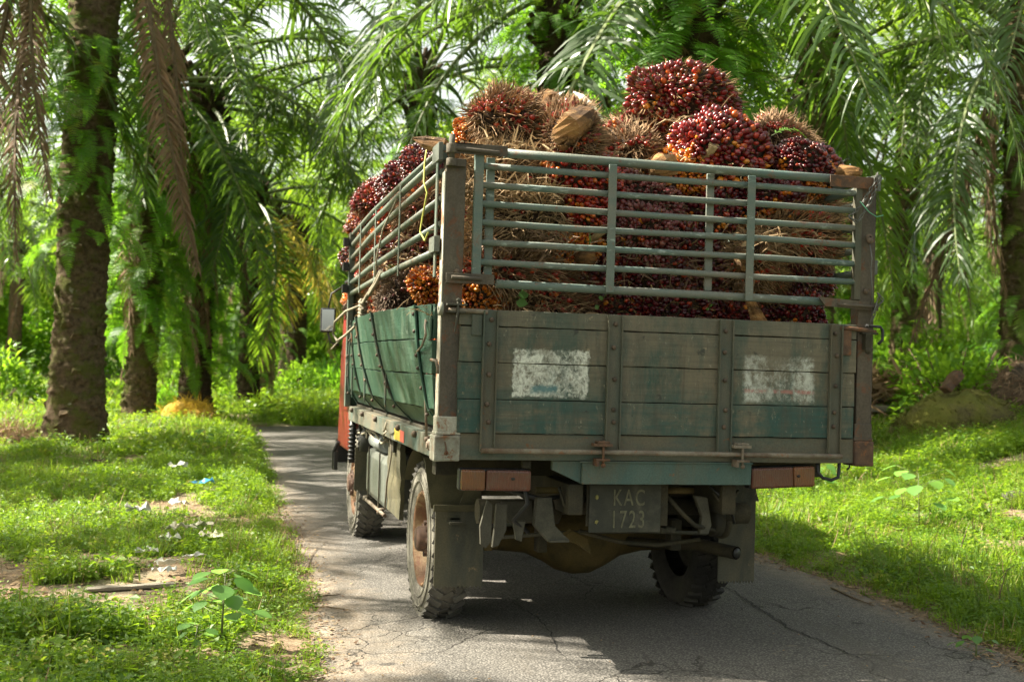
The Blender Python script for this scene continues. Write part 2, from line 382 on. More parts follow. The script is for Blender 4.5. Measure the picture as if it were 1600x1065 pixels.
# ------------------------------------------------------------------ truck materials
GREY = (.150, .150, .125); TEAL = (.070, .125, .115); DIRT = (.165, .135, .095)
def tail_wood():
    t = NT('tailgate_wood'); v = t.coord('Object', (1, 1, .22)); vo = t.coord('Object'); vh = t.coord('Object', (.25, 1, 1))
    sx = t.n('SeparateXYZ', {0: vo}); X, Z = sx.outputs[0], sx.outputs[2]
    col = t.mix(t.ramp(t.noise(t.coord('Object', (1, 1, .4)), 5, 7, .72), .43, .57), (.030, .066, .052), (.140, .120, .080))
    # lower boards keep more of the blue green paint
    col = t.mix(t.math('MULTIPLY', t.ramp(Z, 1.36, 1.12), t.ramp(t.noise(vh, 5, 5, .7), .42, .56, 0, .9)), col, (.026, .072, .062))
    col = t.mix(t.math('MULTIPLY', t.ramp(Z, 1.25, 1.56), t.ramp(t.noise(vo, 4, 5, .7), .3, .6, .1, .75)), col, (.125, .113, .082))
    col = t.mix(t.ramp(t.noise(v, 5, 6, .75, .4), .52, .70, 0, .8), col, (.155, .128, .088))
    col = t.mix(t.ramp(t.noise(t.coord('Object', (1, 1, .12)), 14, 6, .75), .50, .68, 0, .55), col, (.060, .055, .040))
    col = t.mix(t.ramp(t.noise(vo, 3.2, 7, .8, .5), .55, .66, 0, .6), col, (.055, .060, .048))
    col = t.mix(t.ramp(t.noise(vo, 6.5, 6, .8, .6), .64, .70, 0, .6), col, (.15, .085, .05))
    grain = t.noise(t.coord('Object', (.06, 1, 1)), 70, 4, .7)
    col = t.mix(t.ramp(grain, .45, .75, 0, .45), col, (.04, .04, .03))
    spots = t.noise(vo, 13, 3, .55); col = t.mix(t.ramp(spots, .70, .74, 0, .75), col, (.035, .035, .030))
    col = t.mix(t.ramp(t.noise(vo, 22, 3, .5), .72, .76, 0, .7), col, (.24, .20, .13))
    col = t.mix(t.ramp(t.noise(t.coord('Object', (1, 1, .5)), 55, 4, .75), .62, .70, 0, .55), col, (.26, .24, .18))
    col = t.mix(t.ramp(t.noise(vo, 42, 4, .8), .62, .70, 0, .6), col, (.040, .036, .028))
    col = t.mix(t.ramp(t.noise(t.coord('Object', (1, 1, .07)), 40, 3, .6), .62, .72, 0, .4), col, (.05, .045, .032))
    # two faded white painted patches
    edge = t.math('MULTIPLY', t.math('SUBTRACT', t.noise(vo, 38, 4, .7), .5), .05)
    def rect(cx, cz, hw, hh):
        a = t.math('SUBTRACT', hw, t.math('ABSOLUTE', t.math('SUBTRACT', X, cx)))
        b = t.math('SUBTRACT', hh, t.math('ABSOLUTE', t.math('SUBTRACT', Z, cz)))
        return t.math('ADD', t.math('MINIMUM', a, b), edge)
    wear = t.noise(t.coord('Object', (1.3, 1, 1)), 17, 7, .82, .6); wear2 = t.noise(vo, 70, 3, .8)
    r1 = t.ramp(rect(-.558, 1.303, .176, .106), -.004, .006)
    # worn through towards the middle and right of the patch
    cx1 = t.ramp(t.math('ABSOLUTE', t.math('SUBTRACT', X, -.53)), .16, .03, 0, .16)
    f1 = t.ramp(t.math('ADD', t.math('ADD', wear, cx1), t.math('MULTIPLY', t.math('SUBTRACT', wear2, .5), .35)), .50, .76, .98, .10)
    r2 = t.ramp(rect(.565, 1.305, .178, .105), -.012, .012)
    cx2 = t.ramp(t.math('ABSOLUTE', t.math('SUBTRACT', X, .565)), .15, .04, 0, .20)
    cz2 = t.ramp(Z, 1.32, 1.42, 0, .10)
    f2 = t.ramp(t.math('ADD', t.math('ADD', t.math('ADD', wear, cx2), cz2), t.math('MULTIPLY', t.math('SUBTRACT', wear2, .5), .35)), .46, .76, .85, .06)
    sp1 = t.ramp(t.noise(t.coord('Object', (1, 1, .8)), 48, 5, .85), .44, .54, 1, 0); wm_ = t.ramp(wear, .38, .60, .1, .9); hole = t.math('SUBTRACT', 1.0, t.math('MULTIPLY', sp1, wm_)); f1 = t.math('MULTIPLY', f1, hole); f2 = t.math('MULTIPLY', f2, hole)
    col = t.mix(t.math('MULTIPLY', r1, f1), col, (.62, .63, .55))
    col = t.mix(t.math('MULTIPLY', r2, f2), col, (.50, .52, .46))
    br = t.math('MULTIPLY', t.math('MAXIMUM', r1, r2), t.ramp(t.noise(t.coord('Object', (1, 1, .6)), 26, 6, .8, .5), .56, .66, 0, .8)); col = t.mix(br, col, (.13, .095, .06))
    pk = t.math('MULTIPLY', t.math('MULTIPLY', r2, t.ramp(Z, 1.262, 1.252, 0, 1)), t.math('MULTIPLY', t.ramp(Z, 1.236, 1.244), t.ramp(wear, .42, .55)))
    col = t.mix(t.math('MULTIPLY', pk, .6), col, (.42, .16, .14))
    bl = t.ramp(rect(-.585, 1.232, .055, .012), -.012, .004); col = t.mix(t.math('MULTIPLY', bl, .85), col, (.05, .14, .15))
    t.set(t.b.inputs['Base Color'], col); t.b.inputs['Roughness'].default_value = .72; t.b.inputs['Specular IOR Level'].default_value = .3
    h = t.math('ADD', t.math('MULTIPLY', grain, 1.2), wear2); t.set(t.b.inputs['Normal'], t.bump(h, .5, .003)); return t.mat
def side_wood():
    t = NT('side_board_wood'); v = t.coord('Object', (1, 1, .18)); vo = t.coord('Object')
    col = t.mix(t.ramp(t.noise(v, 11, 6, .7), .40, .62), (.010, .048, .028), (.030, .068, .043))
    col = t.mix(t.ramp(t.noise(v, 6, 6, .75), .50, .70, 0, .7), col, (.12, .155, .11))
    grain = t.noise(t.coord('Object', (1, .06, 1)), 70, 4, .7)
    col = t.mix(t.ramp(grain, .45, .75, 0, .5), col, (.02, .045, .03))
    col = t.mix(t.ramp(t.noise(vo, 30, 3, .6), .68, .72, 0, .7), col, (.30, .36, .30))
    t.set(t.b.inputs['Base Color'], col); t.b.inputs['Roughness'].default_value = .5; t.b.inputs['Specular IOR Level'].default_value = .4
    t.set(t.b.inputs['Normal'], t.bump(t.math('ADD', grain, t.math('MULTIPLY', t.noise(vo, 60, 4, .7), .8)), .6, .004)); return t.mat
M['tail'] = tail_wood(); M['side'] = side_wood()
M['strap'] = worn('grimy_grey_steel', (.110, .105, .076), (.070, .086, .068), (.095, .078, .05), 9, (1, 1, .3), rust=.12, dirt_amt=.4)
M['pipe'] = worn('teal_grey_pipe', (.080, .130, .115), (.12, .155, .130), (.17, .16, .13), 9, (.35, 1, 1), rough=.55, rust=.22, rust_col=(.15, .085, .055), spec=.4, light=(.28, .33, .30), light_amt=.3)
M['pipe_side'] = worn('olive_grey_pipe', (.075, .105, .085), (.11, .14, .115), (.15, .135, .10), 9, (1, .35, 1), rough=.5, rust=.2, spec=.45)
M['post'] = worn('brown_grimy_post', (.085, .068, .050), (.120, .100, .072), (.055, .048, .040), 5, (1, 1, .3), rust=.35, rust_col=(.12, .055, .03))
M['post_side'] = worn('pale_post_flank', (.42, .41, .34), (.33, .31, .25), (.20, .15, .10), 6, (1, 1, .3), rust=.4, rust_col=(.22, .10, .05), dirt_amt=.3)  # left flank plate and socket, paler than the post front
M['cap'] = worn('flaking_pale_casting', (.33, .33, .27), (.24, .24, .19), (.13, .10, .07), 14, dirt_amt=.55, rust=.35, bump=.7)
M['sill'] = worn('greenish_sill', (.055, .090, .075), (.105, .100, .074), (.14, .115, .075), 6, (.4, 1, 1), rust=.10, dirt_amt=.5)
M['beam'] = worn('teal_crossbeam', (.055, .105, .094), (.080, .125, .105), (.12, .105, .07), 6, (1, 1, .4), rust=.12, rust_col=(.20, .08, .03), dirt_amt=.4)
M['rod'] = worn('rusty_rod', (.24, .21, .16), (.17, .145, .11), (.11, .07, .045), 14, rust=.3, rust_col=(.20, .10, .055), rough=.65)
M['rust'] = worn('rust', (.10, .055, .033), (.15, .085, .05), (.06, .04, .03), 14, rust=.4)
M['bolt'] = worn('old_bolt', (.10, .07, .05), (.14, .10, .07), (.05, .04, .03), 20)
M['under'] = worn('oily_chassis', (.018, .018, .013), (.034, .031, .020), (.055, .045, .025), 7, rough=.8, dirt_amt=.6)
M['diff'] = worn('muddy_axle', (.085, .062, .018), (.050, .040, .016), (.11, .078, .028), 8, rough=.8, dirt_amt=.6)
M['hanger'] = worn('dusty_steel_bracket', (.050, .049, .036), (.085, .080, .058), (.06, .055, .04), 9)
M['flap'] = worn('dusty_rubber_flap', (.060, .064, .052), (.040, .043, .036), (.105, .094, .060), 5, (1, 1, .4), rough=.75, dirt_amt=.55, rust=.12, rust_col=(.20, .15, .08), bump=.3)
M['splash'] = worn('muddy_splash_panel', (.055, .052, .032), (.085, .078, .045), (.11, .095, .05), 7, rough=.85)
M['tyre'] = worn('tyre_rubber', (.050, .048, .044), (.085, .080, .070), (.17, .155, .125), 7, rough=.85, dirt_amt=.45, bump=.5)
M['tyre_wall'] = worn('dusty_sunlit_tyre_wall', (.21, .195, .16), (.31, .29, .24), (.10, .09, .075), 9, rough=.9, dirt_amt=.5)  # dust, plus sunlight on the outer wall put into the colour
M['tyre_dark'] = worn('dark_tyre_rubber', (.022, .021, .020), (.035, .033, .03), (.05, .045, .035), 7, rough=.85)  # darker copy of the tyre colour, for right-hand wheels and their rims
M['rim'] = worn('rusty_cream_rim', (.33, .24, .14), (.22, .12, .06), (.13, .065, .035), 9, rust=.55, rust_col=(.14, .06, .03), dirt_amt=.5, rough=.7)
M['hub'] = worn('rusty_hub', (.10, .055, .04), (.15, .085, .055), (.05, .035, .03), 18, rough=.7)
M['red'] = worn('faded_red_paint', (.21, .010, .008), (.17, .016, .012), (.20, .05, .035), 4, rough=.4, bump=.08, dirt_amt=.15, speck=.1, spec=.5)
M['dark'] = plain('black_rubber', (.018, .018, .018), .5)
M['glass'] = plain('cab_glass', (.02, .03, .03), .08, spec=.8, bump=0)
M['mirror'] = plain('mirror_glass', (.75, .80, .85), .04, metal=1, var=.03, bump=0)
M['tank'] = worn('grey_green_tank', (.12, .13, .112), (.095, .105, .09), (.11, .10, .075), 5, rough=.5, dirt_amt=.3, bump=.1)
M['rope'] = plain('grey_rope', (.24, .21, .15), .9, sc=150, bump=.8)
M['wire'] = plain('yellow_strap', (.42, .42, .08), .7)
M['chain'] = plain('chain_steel', (.12, .12, .11), .5, metal=.6)
M['plate'] = worn('grimy_black_plate', (.030, .032, .024), (.042, .043, .031), (.080, .075, .055), 12, rough=.6, bump=.2, light=(.28, .28, .24), light_amt=-.05)
M['digit'] = worn('faded_plate_lettering', (.17, .165, .105), (.11, .108, .068), (.10, .095, .06), 30, rough=.7, bump=.1)
def lampmat(name, a, b):
    t = NT(name); v = t.coord('Object'); n = t.noise(v, 8, 5, .7)
    c = t.mix(t.ramp(n, .35, .7), a, b); c = t.mix(t.ramp(t.noise(v, 30, 4, .7), .5, .75, 0, .5), c, (.10, .08, .06))
    t.set(t.b.inputs['Base Color'], c); t.b.inputs['Roughness'].default_value = .35; wv_ = t.n('TexWave', {'Vector': v, 'Scale': 28.0, 'Distortion': 0.0}, bands_direction='X').outputs['Fac']; t.set(t.b.inputs['Normal'], t.bump(t.math('ADD', wv_, t.math('MULTIPLY', n, .6)), .5, .004)); return t.mat
M['lamp_amber'] = lampmat('dusty_amber_lens', (.17, .060, .018), (.10, .045, .02)); M['lamp_red'] = lampmat('dusty_red_lens', (.11, .034, .018), (.075, .032, .022))

# ------------------------------------------------------------------ the truck
truck = empty('lorry', (0, 0, 0), 0, 'old green and red lorry heaped with palm fruit, seen from behind on the narrow road', 'lorry')
def P_(name, mat, mb=None, parent=truck, **k): return mb.build(name, mat, parent, **k)
def box(name, lo, hi, mat, parent=truck, seg=1, jit=0, axis=0, bevel=.003, M4=None, **k):
    m = MB(); m.box(lo, hi, M4, seg, jit, axis); return m.build(name, mat, parent, bevel=bevel, **k)
def tube(name, pts, r, mat, parent=truck, n=10, **k):
    m = MB(); m.tube(pts, r, n); return m.build(name, mat, parent, **k)

# tailgate: planks, straps, bolts, hinge rod
box('gap_light_blocker', (-.96, .052, .99), (.96, .058, 1.10), M['under'], bevel=0)  # hidden strip added to stop light showing through the gap under the planks
tg = box('tailgate', (-.985, .012, 1.032), (.968, .018, 1.572), M['post'], bevel=0)
zz = [(1.508, 1.580, .0), (1.347, 1.503, .0), (1.184, 1.3435, .0), (1.034, 1.1805, .0)]
for k, (a, b, o) in enumerate(zz):
    # every board is a little out of line with the next
    box('plank', (-.985+.004*(k % 2), -.026-.004*(k % 2), a), (.968-.003*k, .011, b), M['tail'], tg, seg=36, jit=.0016, bevel=.0025)
for sx_, w_ in ((-.845, .034), (-.262, .036), (.285, .036), (.852, .033)):
    m = MB(); m.box((sx_-w_, -.036, .950), (sx_+w_, -.0305, 1.577))
    m.box((sx_-w_, -.050, .952), (sx_-w_+.007, -.0365, 1.575)); m.box((sx_+w_-.007, -.050, .952), (sx_+w_, -.0365, 1.575))
    st = m.build('strap', M['strap'], tg, bevel=.0015)
    m = MB()
    for zb in (1.53, 1.425, 1.29, 1.155, 1.085): m.blob((sx_+RNG.uniform(-.006, .006), -.039, zb+RNG.uniform(-.008, .008)), (.0115, .010, .0115), 8, 4)
    m.build('bolts', M['bolt'], tg, stuff=True)
box('corner_plate', (-.93, -.0375, 1.463), (-.882, -.0305, 1.556), M['strap'], tg)
box('corner_plate', (.888, -.0375, 1.43), (.935, -.0305, 1.556), M['rust'], tg)
tube('hinge_rod', [(-.875, -.058, .957), (-.3, -.058, .956), (.3, -.058, .952), (.884, -.058, .949)], .0115, M['rod'], tg)
tube('latch_rod', [(-1.035, -.035, 1.572), (-.90, -.038, 1.570), (-.86, -.034, 1.5685)], .011, M['rod'], tg)
tube('latch_rod', [(.872, -.034, 1.560), (.93, -.038, 1.560), (1.06, -.04, 1.548)], .010, M['rust'], tg)
# hinge lugs on the sill
for hx in (-.315, .365):
    m = MB(); m.box((hx-.045, -.085, .983), (hx+.04, -.03, .996)); m.box((hx-.03, -.08, .997), (hx+.03, -.035, 1.006)); m.tube([(hx, -.075, .90), (hx, -.075, 1.01)], .006, 8)
    m.box((hx-.035, -.088, .918), (hx+.03, -.03, .928)); m.box((hx-.035, -.088, .895), (hx-.022, -.03, .918)); m.blob((hx, -.078, .898), (.013, .013, .011), 6, 3)
    m.build('hinge_lug', M['rust'] if hx < 0 else M['rod'], truck, bevel=.0015)
# rear sill and the crossbeam below
box('rear_sill', (-.964, -.018, .913), (.968, .05, 1.030), M['sill'], seg=30, jit=.0012)
m = MB(); m.box((-.395, -.022, .808), (.436, .04, .912), seg=14, jit=.001); m.box((-.41, -.030, .905), (.44, -.0225, .9125))
m.prism([(-.395, .810), (-.395, .911), (-.53, .911), (-.53, .87)], .03, Matrix.Translation((0, 0, 0)))
m.build('crossbeam', M['beam'], truck, bevel=.002)

# corner posts with their castings
for s in (-1, 1):
    x0, x1 = (-1.066, -.972) if s < 0 else (.975, 1.060)
    top = 2.245 if s < 0 else 2.285
    m = MB(); m.box((x0+.006, -.014, 1.09), (x1, .062, top), seg=24, jit=.0012, axis=2)
    p = m.build('corner_post', M['post'], truck, bevel=.004)
    m = MB(); m.box((x0 if s < 0 else x1, -.012, 1.10), (x0+.0045 if s < 0 else x1+.0045, .058, top-.06), seg=16, jit=.0006, axis=2)
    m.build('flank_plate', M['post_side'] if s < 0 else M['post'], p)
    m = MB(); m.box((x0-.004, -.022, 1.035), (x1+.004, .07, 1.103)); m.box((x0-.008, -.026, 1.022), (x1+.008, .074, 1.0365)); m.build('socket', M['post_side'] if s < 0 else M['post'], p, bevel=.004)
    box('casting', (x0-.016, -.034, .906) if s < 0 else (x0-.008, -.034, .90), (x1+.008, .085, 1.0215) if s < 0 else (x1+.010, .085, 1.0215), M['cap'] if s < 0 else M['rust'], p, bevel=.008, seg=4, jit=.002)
    m = MB(); m.blob((x1-.03 if s < 0 else x0+.04, -.02, 1.742), (.014, .014, .014), 8, 4); m.build('bolt', M['bolt'], p)
# lifting hook shape on the pale casting
tube('cast_mark', [(-1.035, -.0365, .993), (-1.03, -.038, .972), (-1.028, -.038, .955), (-1.034, -.038, .945), (-1.028, -.038, .934), (-1.020, -.038, .943), (-1.027, -.038, .953)], .003, M['rust'])
# hinge sleeves at the post tops and bottoms of the rear rack
m = MB(); m.tube([(-1.043, -.035, 2.235), (-1.043, -.035, 2.345)], .0135, 10); m.build('hinge_pin', M['hanger'], truck)
m = MB(); m.tube([(-1.043, -.035, 2.262), (-1.043, -.035, 2.302)], .025, 12); m.tube([(-1.043, -.035, 2.205), (-1.043, -.035, 2.238)], .0235, 12); m.box((-1.035, -.034, 2.206), (-.975, -.016, 2.240)); m.build('hinge_sleeve', M['post'], truck, bevel=.002)

# rear rack
rack = tube('rear_rack', [(-.80, -.012, 2.283), (-.4, -.012, 2.281), (.1, -.012, 2.279), (.60, -.012, 2.277), (.84, -.012, 2.277)], .0205, M['pipe'], label='grey green steel rack of round bars above the tailgate')
for z in (2.217, 2.133, 2.049, 1.965, 1.876, 1.790):
    zz_ = z + RNG.uniform(-.002, .002)
    tube('rail', [(-.905, -.010, zz_+.002), (-.5, -.010, zz_+RNG.uniform(-.004, .004)), (0, -.010, zz_+RNG.uniform(-.004, .004)), (.5, -.010, zz_+RNG.uniform(-.004, .004)), (.965, -.010, zz_-.003)], .0148, M['pipe'], rack)
tube('rail', [(-.82, -.012, 1.697), (-.3, -.012, 1.692), (.2, -.012, 1.690), (.80, -.012, 1.684)], .0195, M['pipe'], rack)
for x, w_, y, a, b in ((-.913, .020, -.022, 1.715, 2.268), (-.296, .0195, -.045, 1.678, 2.262), (.391, .0195, -.045, 1.670, 2.258), (.966, .017, -.022, 1.70, 2.262)):
    box('upright', (x-w_, y-.004, a), (x+w_, y+.006 if w_ > .0175 and abs(x) < .9 else y+.025, b), M['pipe'] if x < .9 else M['strap'], rack, seg=8, jit=.0008, axis=2)
for x in (-.853, .208):
    box('upright', (x-.019, .010, 1.712), (x+.019, .022, 2.262), M['pipe'], rack)
m = MB(); m.box((-1.035, -.040, 2.262), (-.790, -.034, 2.310)); m.box((-1.035, -.040, 2.303), (-.905, .0, 2.31)); m.tube([(-1.03, -.046, 2.283), (-.83, -.046, 2.276)], .010, 8); m.build('hinge_arm', M['post'], rack, bevel=.0015)
m = MB(); m.box((-1.052, -.040, 1.690), (-.835, -.033, 1.735)); m.tube([(-1.03, -.046, 1.715), (-.895, -.046, 1.713)], .009, 8); m.build('hinge_arm', M['post'], rack, bevel=.0015)
m = MB(); m.box((.80, -.042, 2.235), (1.055, -.036, 2.291)); m.build('hinge_arm', M['rust'], rack, bevel=.0015)
m = MB(); m.prism([(.75, 1.705), (.79, 1.662), (1.07, 1.650), (1.07, 1.688)], .007, Matrix.Translation((0, -.043, 0))); m.tube([(.85, -.048, 1.672), (1.06, -.048, 1.668)], .008, 8); m.build('hinge_arm', M['post'], rack)
# latch pins at the left
m = MB(); m.box((-1.045, -.05, 1.592), (-.955, -.016, 1.600)); m.box((-1.045, -.05, 1.560), (-.960, -.016, 1.567)); m.tube([(-.995, -.04, 1.615), (-.998, -.052, 1.56), (-1.012, -.07, 1.475)], [.006, .006, .004], 8); m.blob((-.993, -.04, 1.616), (.012, .012, .010), 8, 4); m.build('latch', M['hanger'], truck, bevel=.001)
m = MB(); m.lathe([(.010, -.018), (.030, -.018), (.030, 0), (.010, 0), (.010, -.018)], Matrix.Translation((-1.062, -.03, 1.575)), 18); m.build('eye_plate', M['cap'], truck, bevel=0)
tube('hook', [(-1.075, .0, 1.348), (-1.10, -.01, 1.350), (-1.105, -.02, 1.35), (-1.085, -.035, 1.345), (-1.078, -.04, 1.32), (-1.078, -.04, 1.29)], .007, M['rod'])
tube('latch', [(1.0, -.05, 1.576), (1.08, -.05, 1.572), (1.092, -.05, 1.555), (1.092, -.05, 1.51), (1.07, -.05, 1.49)], .007, M['dark'])
m = MB(); m.box((.985, -.05, 1.535), (1.07, -.02, 1.545)); m.box((1.0, -.055, 1.46), (1.03, -.02, 1.54)); m.blob((1.01, -.06, 1.455), (.017, .012, .017), 8, 4); m.build('latch_bracket', M['under'], truck, bevel=.002)
m = MB(); m.blob((1.012, -.05, 1.985), (.017, .017, .017), 8, 5); m.lathe([(.010, -.006), (.020, -.006), (.020, .006), (.010, .006), (.010, -.006)], Matrix.Translation((1.012, -.045, 1.998)) @ Matrix.Rotation(1.57, 4, 'Z'), 12); m.build('post_ring', M['bolt'], truck)

def chain(pts, name='chain', r=.013):
    m = MB(); pts = [Vector(p) for p in pts]; L = []
    for a, b in zip(pts[:-1], pts[1:]):
        n = max(1, int((b-a).length/(r*1.5)))
        L += [(a.lerp(b, (k+.5)/n), (b-a).normalized()) for k in range(n)]
    for k, (c, d) in enumerate(L):
        up = Vector((0, -1, 0)) if k % 2 else Vector((1, 0, .3)); a = d.cross(up).normalized()
        ring = [c + d*math.cos(g)*r + a*math.sin(g)*r*.55 for g in [i*math.pi/4 for i in range(9)]]
        m.tube(ring, r*.22, 5, cap=False)
    return m.build(name, M['chain'], truck, stuff=True)
chain([(1.045, -.05, 2.315), (1.03, -.055, 2.27), (1.0, -.055, 2.22), (.96, -.05, 2.15), (.90, -.05, 2.09), (.945, -.05, 2.07), (1.0, -.055, 2.16), (1.06, -.055, 2.29)])
chain([(1.06, -.05, 1.735), (1.09, -.05, 1.70), (1.05, -.05, 1.66), (1.035, -.05, 1.60)])
tube('wire', [(.95, -.055, 2.17), (1.0, -.06, 2.12), (1.04, -.06, 2.10), (1.075, -.06, 2.11)], .0025, plain('green_wire', (.10, .30, .18), .5))
tube('wire', [(1.012, -.05, 1.97), (1.022, -.055, 1.9), (1.02, -.05, 1.85), (1.03, -.05, 1.75), (1.03, -.05, 1.64)], .003, M['chain'])
tube('wire', [(1.065, -.05, 1.72), (1.045, -.06, 1.67), (1.01, -.06, 1.57)], .003, M['chain'])

# side walls: bowed out over the middle by the load
def lean(y): t = min(max(y/3.56, 0), 1); return .155*math.sin(math.pi*min(1, t**.8*1.02))**.8 if 0 < t < .98 else 0
def sidex(y, z):
    h = (z-1.03)/.56
    return 1.045 + lean(y)*max(0, h)**.9 + .02*math.sin(math.pi*min(1, max(0, h)))
def side_wall(s):
    rows = [(1.446, 1.598), (1.288, 1.441), (1.130, 1.284), (1.036, 1.126)]
    w_ = None
    for k, (a, b) in enumerate(rows):
        segs = [(.10, 1.09), (1.095, 1.99), (1.995, 2.64), (2.645, 3.52)]
        y0, y1 = .075, 3.54
        m = MB(); n = 36; P = []
        for i in range(n+1):
            y = y0 + (y1-y0)*i/n; ja = RNG.uniform(-.002, .002); jb = RNG.uniform(-.003, .003)
            tilt = -.05 if k == 3 else 0
            xa = sidex(y, a) + (tilt if k == 3 else .002*k); xb = sidex(y, b) + .003*(k % 2) - (.012 if k == 3 else 0)
            P += [(s*xa, y, a+ja), (s*xb, y, b+jb), (s*(xb-.028), y, b+jb), (s*(xa-.028), y, a+ja)]
        F = [(0, 1, 2, 3), tuple(4*n+q for q in (3, 2, 1, 0))]
        for i in range(n):
            for q in range(4):
                r = (q+1) % 4; F.append((4*i+q, 4*i+4+q, 4*i+4+r, 4*i+r))
        m.add(P, F)
        if w_ is None: w_ = m.build('side_board', M['side'], truck, bevel=.003, label='bowed green plank side of the load bed')
        else: m.build('plank', M['side'], w_, bevel=.003)
    # iron straps
    for (yt, yb, ww) in ((.30, .17, .022), (1.28, 1.08, .022), (2.13, 1.97, .022), (2.80, 2.63, .020), (3.50, 3.50, .022)):
        m = MB(); P = []; n = 14
        for i in range(n+1):
            z = .985 + (1.602-.985)*i/n; y = yb + (yt-yb)*i/n; x = sidex(y, z) + .004 - (.05*max(0, (1.126-z)/.09) if z < 1.126 else 0)
            P += [(s*x, y-ww, z), (s*(x+.009), y-ww, z), (s*(x+.009), y+ww, z), (s*x, y+ww, z)]
        F = [(3, 2, 1, 0), tuple(4*n+q for q in range(4))]
        for i in range(n):
            for q in range(4):
                r = (q+1) % 4; F.append((4*i+q, 4*i+r, 4*i+4+r, 4*i+4+q))
        m.add(P, F); stp = m.build('strap', M['side'] if yt < .5 else M['dark'] if 0 else M['beam_dark'], w_, bevel=.001, recalc=True)
        m = MB()
        for z in (1.56, 1.48, 1.37, 1.31, 1.22, 1.10):
            y = yb + (yt-yb)*(z-.985)/.617; m.blob((s*(sidex(y, z)+.016), y, z), (.010, .010, .010), 7, 4)
        m.build('bolts', M['bolt'], w_, stuff=True)
    return w_
M['beam_dark'] = worn('dark_green_strap', (.020, .045, .032), (.03, .06, .045), (.04, .035, .025), 8, rough=.6, rust=.3)
swl = side_wall(-1); swr = side_wall(1); swr['label'] = 'far plank side of the load bed'
# dark gusset braces on the outside
for y in (1.17, 2.06, 2.73):
    m = MB(); m.prism([(y-.03, 1.29), (y+.05, 1.29), (y+.01, 1.12), (y-.04, 1.09)], .006, Matrix(((0, -1, 0, -1.130), (1, 0, 0, 0), (0, 0, 1, 0), (0, 0, 0, 1)))); m.build('gusset', M['beam_dark'], swl)
# raised angle plate at the rear top of the side
m = MB(); m.box((-1.092, .09, 1.535), (-1.086, .28, 1.60)); m.box((-1.098, .07, 1.44), (-1.089, .26, 1.54)); m.build('corner_plate', M['side'], swl, bevel=.002)
tube('hook', [(-1.10, .17, 1.53), (-1.115, .10, 1.50), (-1.115, .07, 1.46), (-1.12, .14, 1.41), (-1.12, .26, 1.385)], .0055, M['rod'], swl)
tube('hinge_rod', [(-1.078, .18, 1.0), (-1.085, .21, 1.2), (-1.09, .25, 1.4), (-1.098, .27, 1.48)], .006, M['rod'], swl)
# side sills
for s in (-1, 1):
    x0, x1 = sorted((s*1.052, s*1.0))
    box('side_sill', (x0, .09, .905), (x1, 3.58, 1.005), M['sill'], seg=20, jit=.0015, axis=1)
m = MB()
for y in (.25, .62, 1.15, 2.05, 2.7, 3.3): m.blob((-1.06, y, .985), (.018, .018, .018), 8, 4)
m.build('bolts', M['bolt'], truck, stuff=True)
m = MB(); m.tube([(-1.075, .16, .965), (-1.045, .16, .965)], .026, 12); m.tube([(-1.082, .16, .965), (-1.07, .16, .965)], .016, 8); m.build('pivot_bolt', M['rod'], truck)
box('reflector_tape', (-1.0545, 1.12, .915), (-1.0525, 1.32, .975), plain('worn_yellow_red_tape', (.55, .40, .06), .6))
box('reflector_tape', (-1.0545, .98, .915), (-1.0525, 1.115, .975), plain('worn_red_tape', (.45, .09, .06), .6))
box('load_floor', (-1.0, .06, .96), (1.0, 3.56, 1.02), M['under'])
box('headboard', (-1.05, 3.56, .92), (1.05, 3.60, 1.95), M['beam_dark'], bevel=.004)
tube('rope', [(-1.12, 1.25, .96), (-1.10, 1.32, 1.0), (-1.09, 1.42, .975), (-1.07, 1.5, .95), (-1.10, 1.4, .93)], .006, M['rope'])

# left and right racks
def side_rack(s):
    sr_ = None
    for k, (za, zb, r) in enumerate(((2.300, 2.262, .014), (2.262, 2.180, .018), (2.190, 2.085, .017), (2.072, 1.985, .017), (1.958, 1.905, .017), (1.842, 1.825, .018))):
        y0 = .05 if k not in (5,) else .09
        o = tube('rail', [(s*1.062, y0, za), (s*(1.066+.012), 1.2, za+(zb-za)*.3+RNG.uniform(-.004, .004)), (s*(1.066+.016), 2.3, za+(zb-za)*.62), (s*1.062, 3.56, zb)], r, M['pipe_side'], truck if sr_ is None else sr_)
        if sr_ is None: sr_ = o; o.name = 'side_rack'
    for y in (1.10, 2.07, 2.82): box('flat_bar', (min(s*1.090, s*1.097), y-.016, 1.79), (max(s*1.090, s*1.097), y+.016, 2.285-.01*y), M['pipe_side'], sr_)
    box('flat_bar', (min(s*1.080, s*1.088), .055, 1.72), (max(s*1.08, s*1.088), .095, 2.25), M['pipe_side'], sr_)
    box('front_post', (min(s*1.045, s*1.085), 3.54, 1.0), (max(s*1.045, s*1.085), 3.60, 2.27), M['pipe_side'], sr_)
    m = MB(); m.box((min(s*1.074, s*1.095), .0, 2.235), (max(s*1.074, s*1.095), .16, 2.315)); m.build('bracket', M['tank'], sr_, bevel=.002); m = MB(); m.box((min(s*1.074, s*1.10), .02, 1.83), (max(s*1.074, s*1.10), .15, 1.90)); m.build('bracket', M['tank'], sr_, bevel=.002)
    for z in (2.20, 2.02, 1.86):
        m = MB(); m.box((min(s*1.09, s*1.13), 3.52, z-.03), (max(s*1.09, s*1.13), 3.60, z+.03)); m.build('bracket', M['dark'], sr_, bevel=.003)
    return sr_
srl = side_rack(-1); srl['label'] = 'left rack of olive pipes above the green side'
srr = side_rack(1); srr['label'] = 'right rack of dark pipes behind the load'
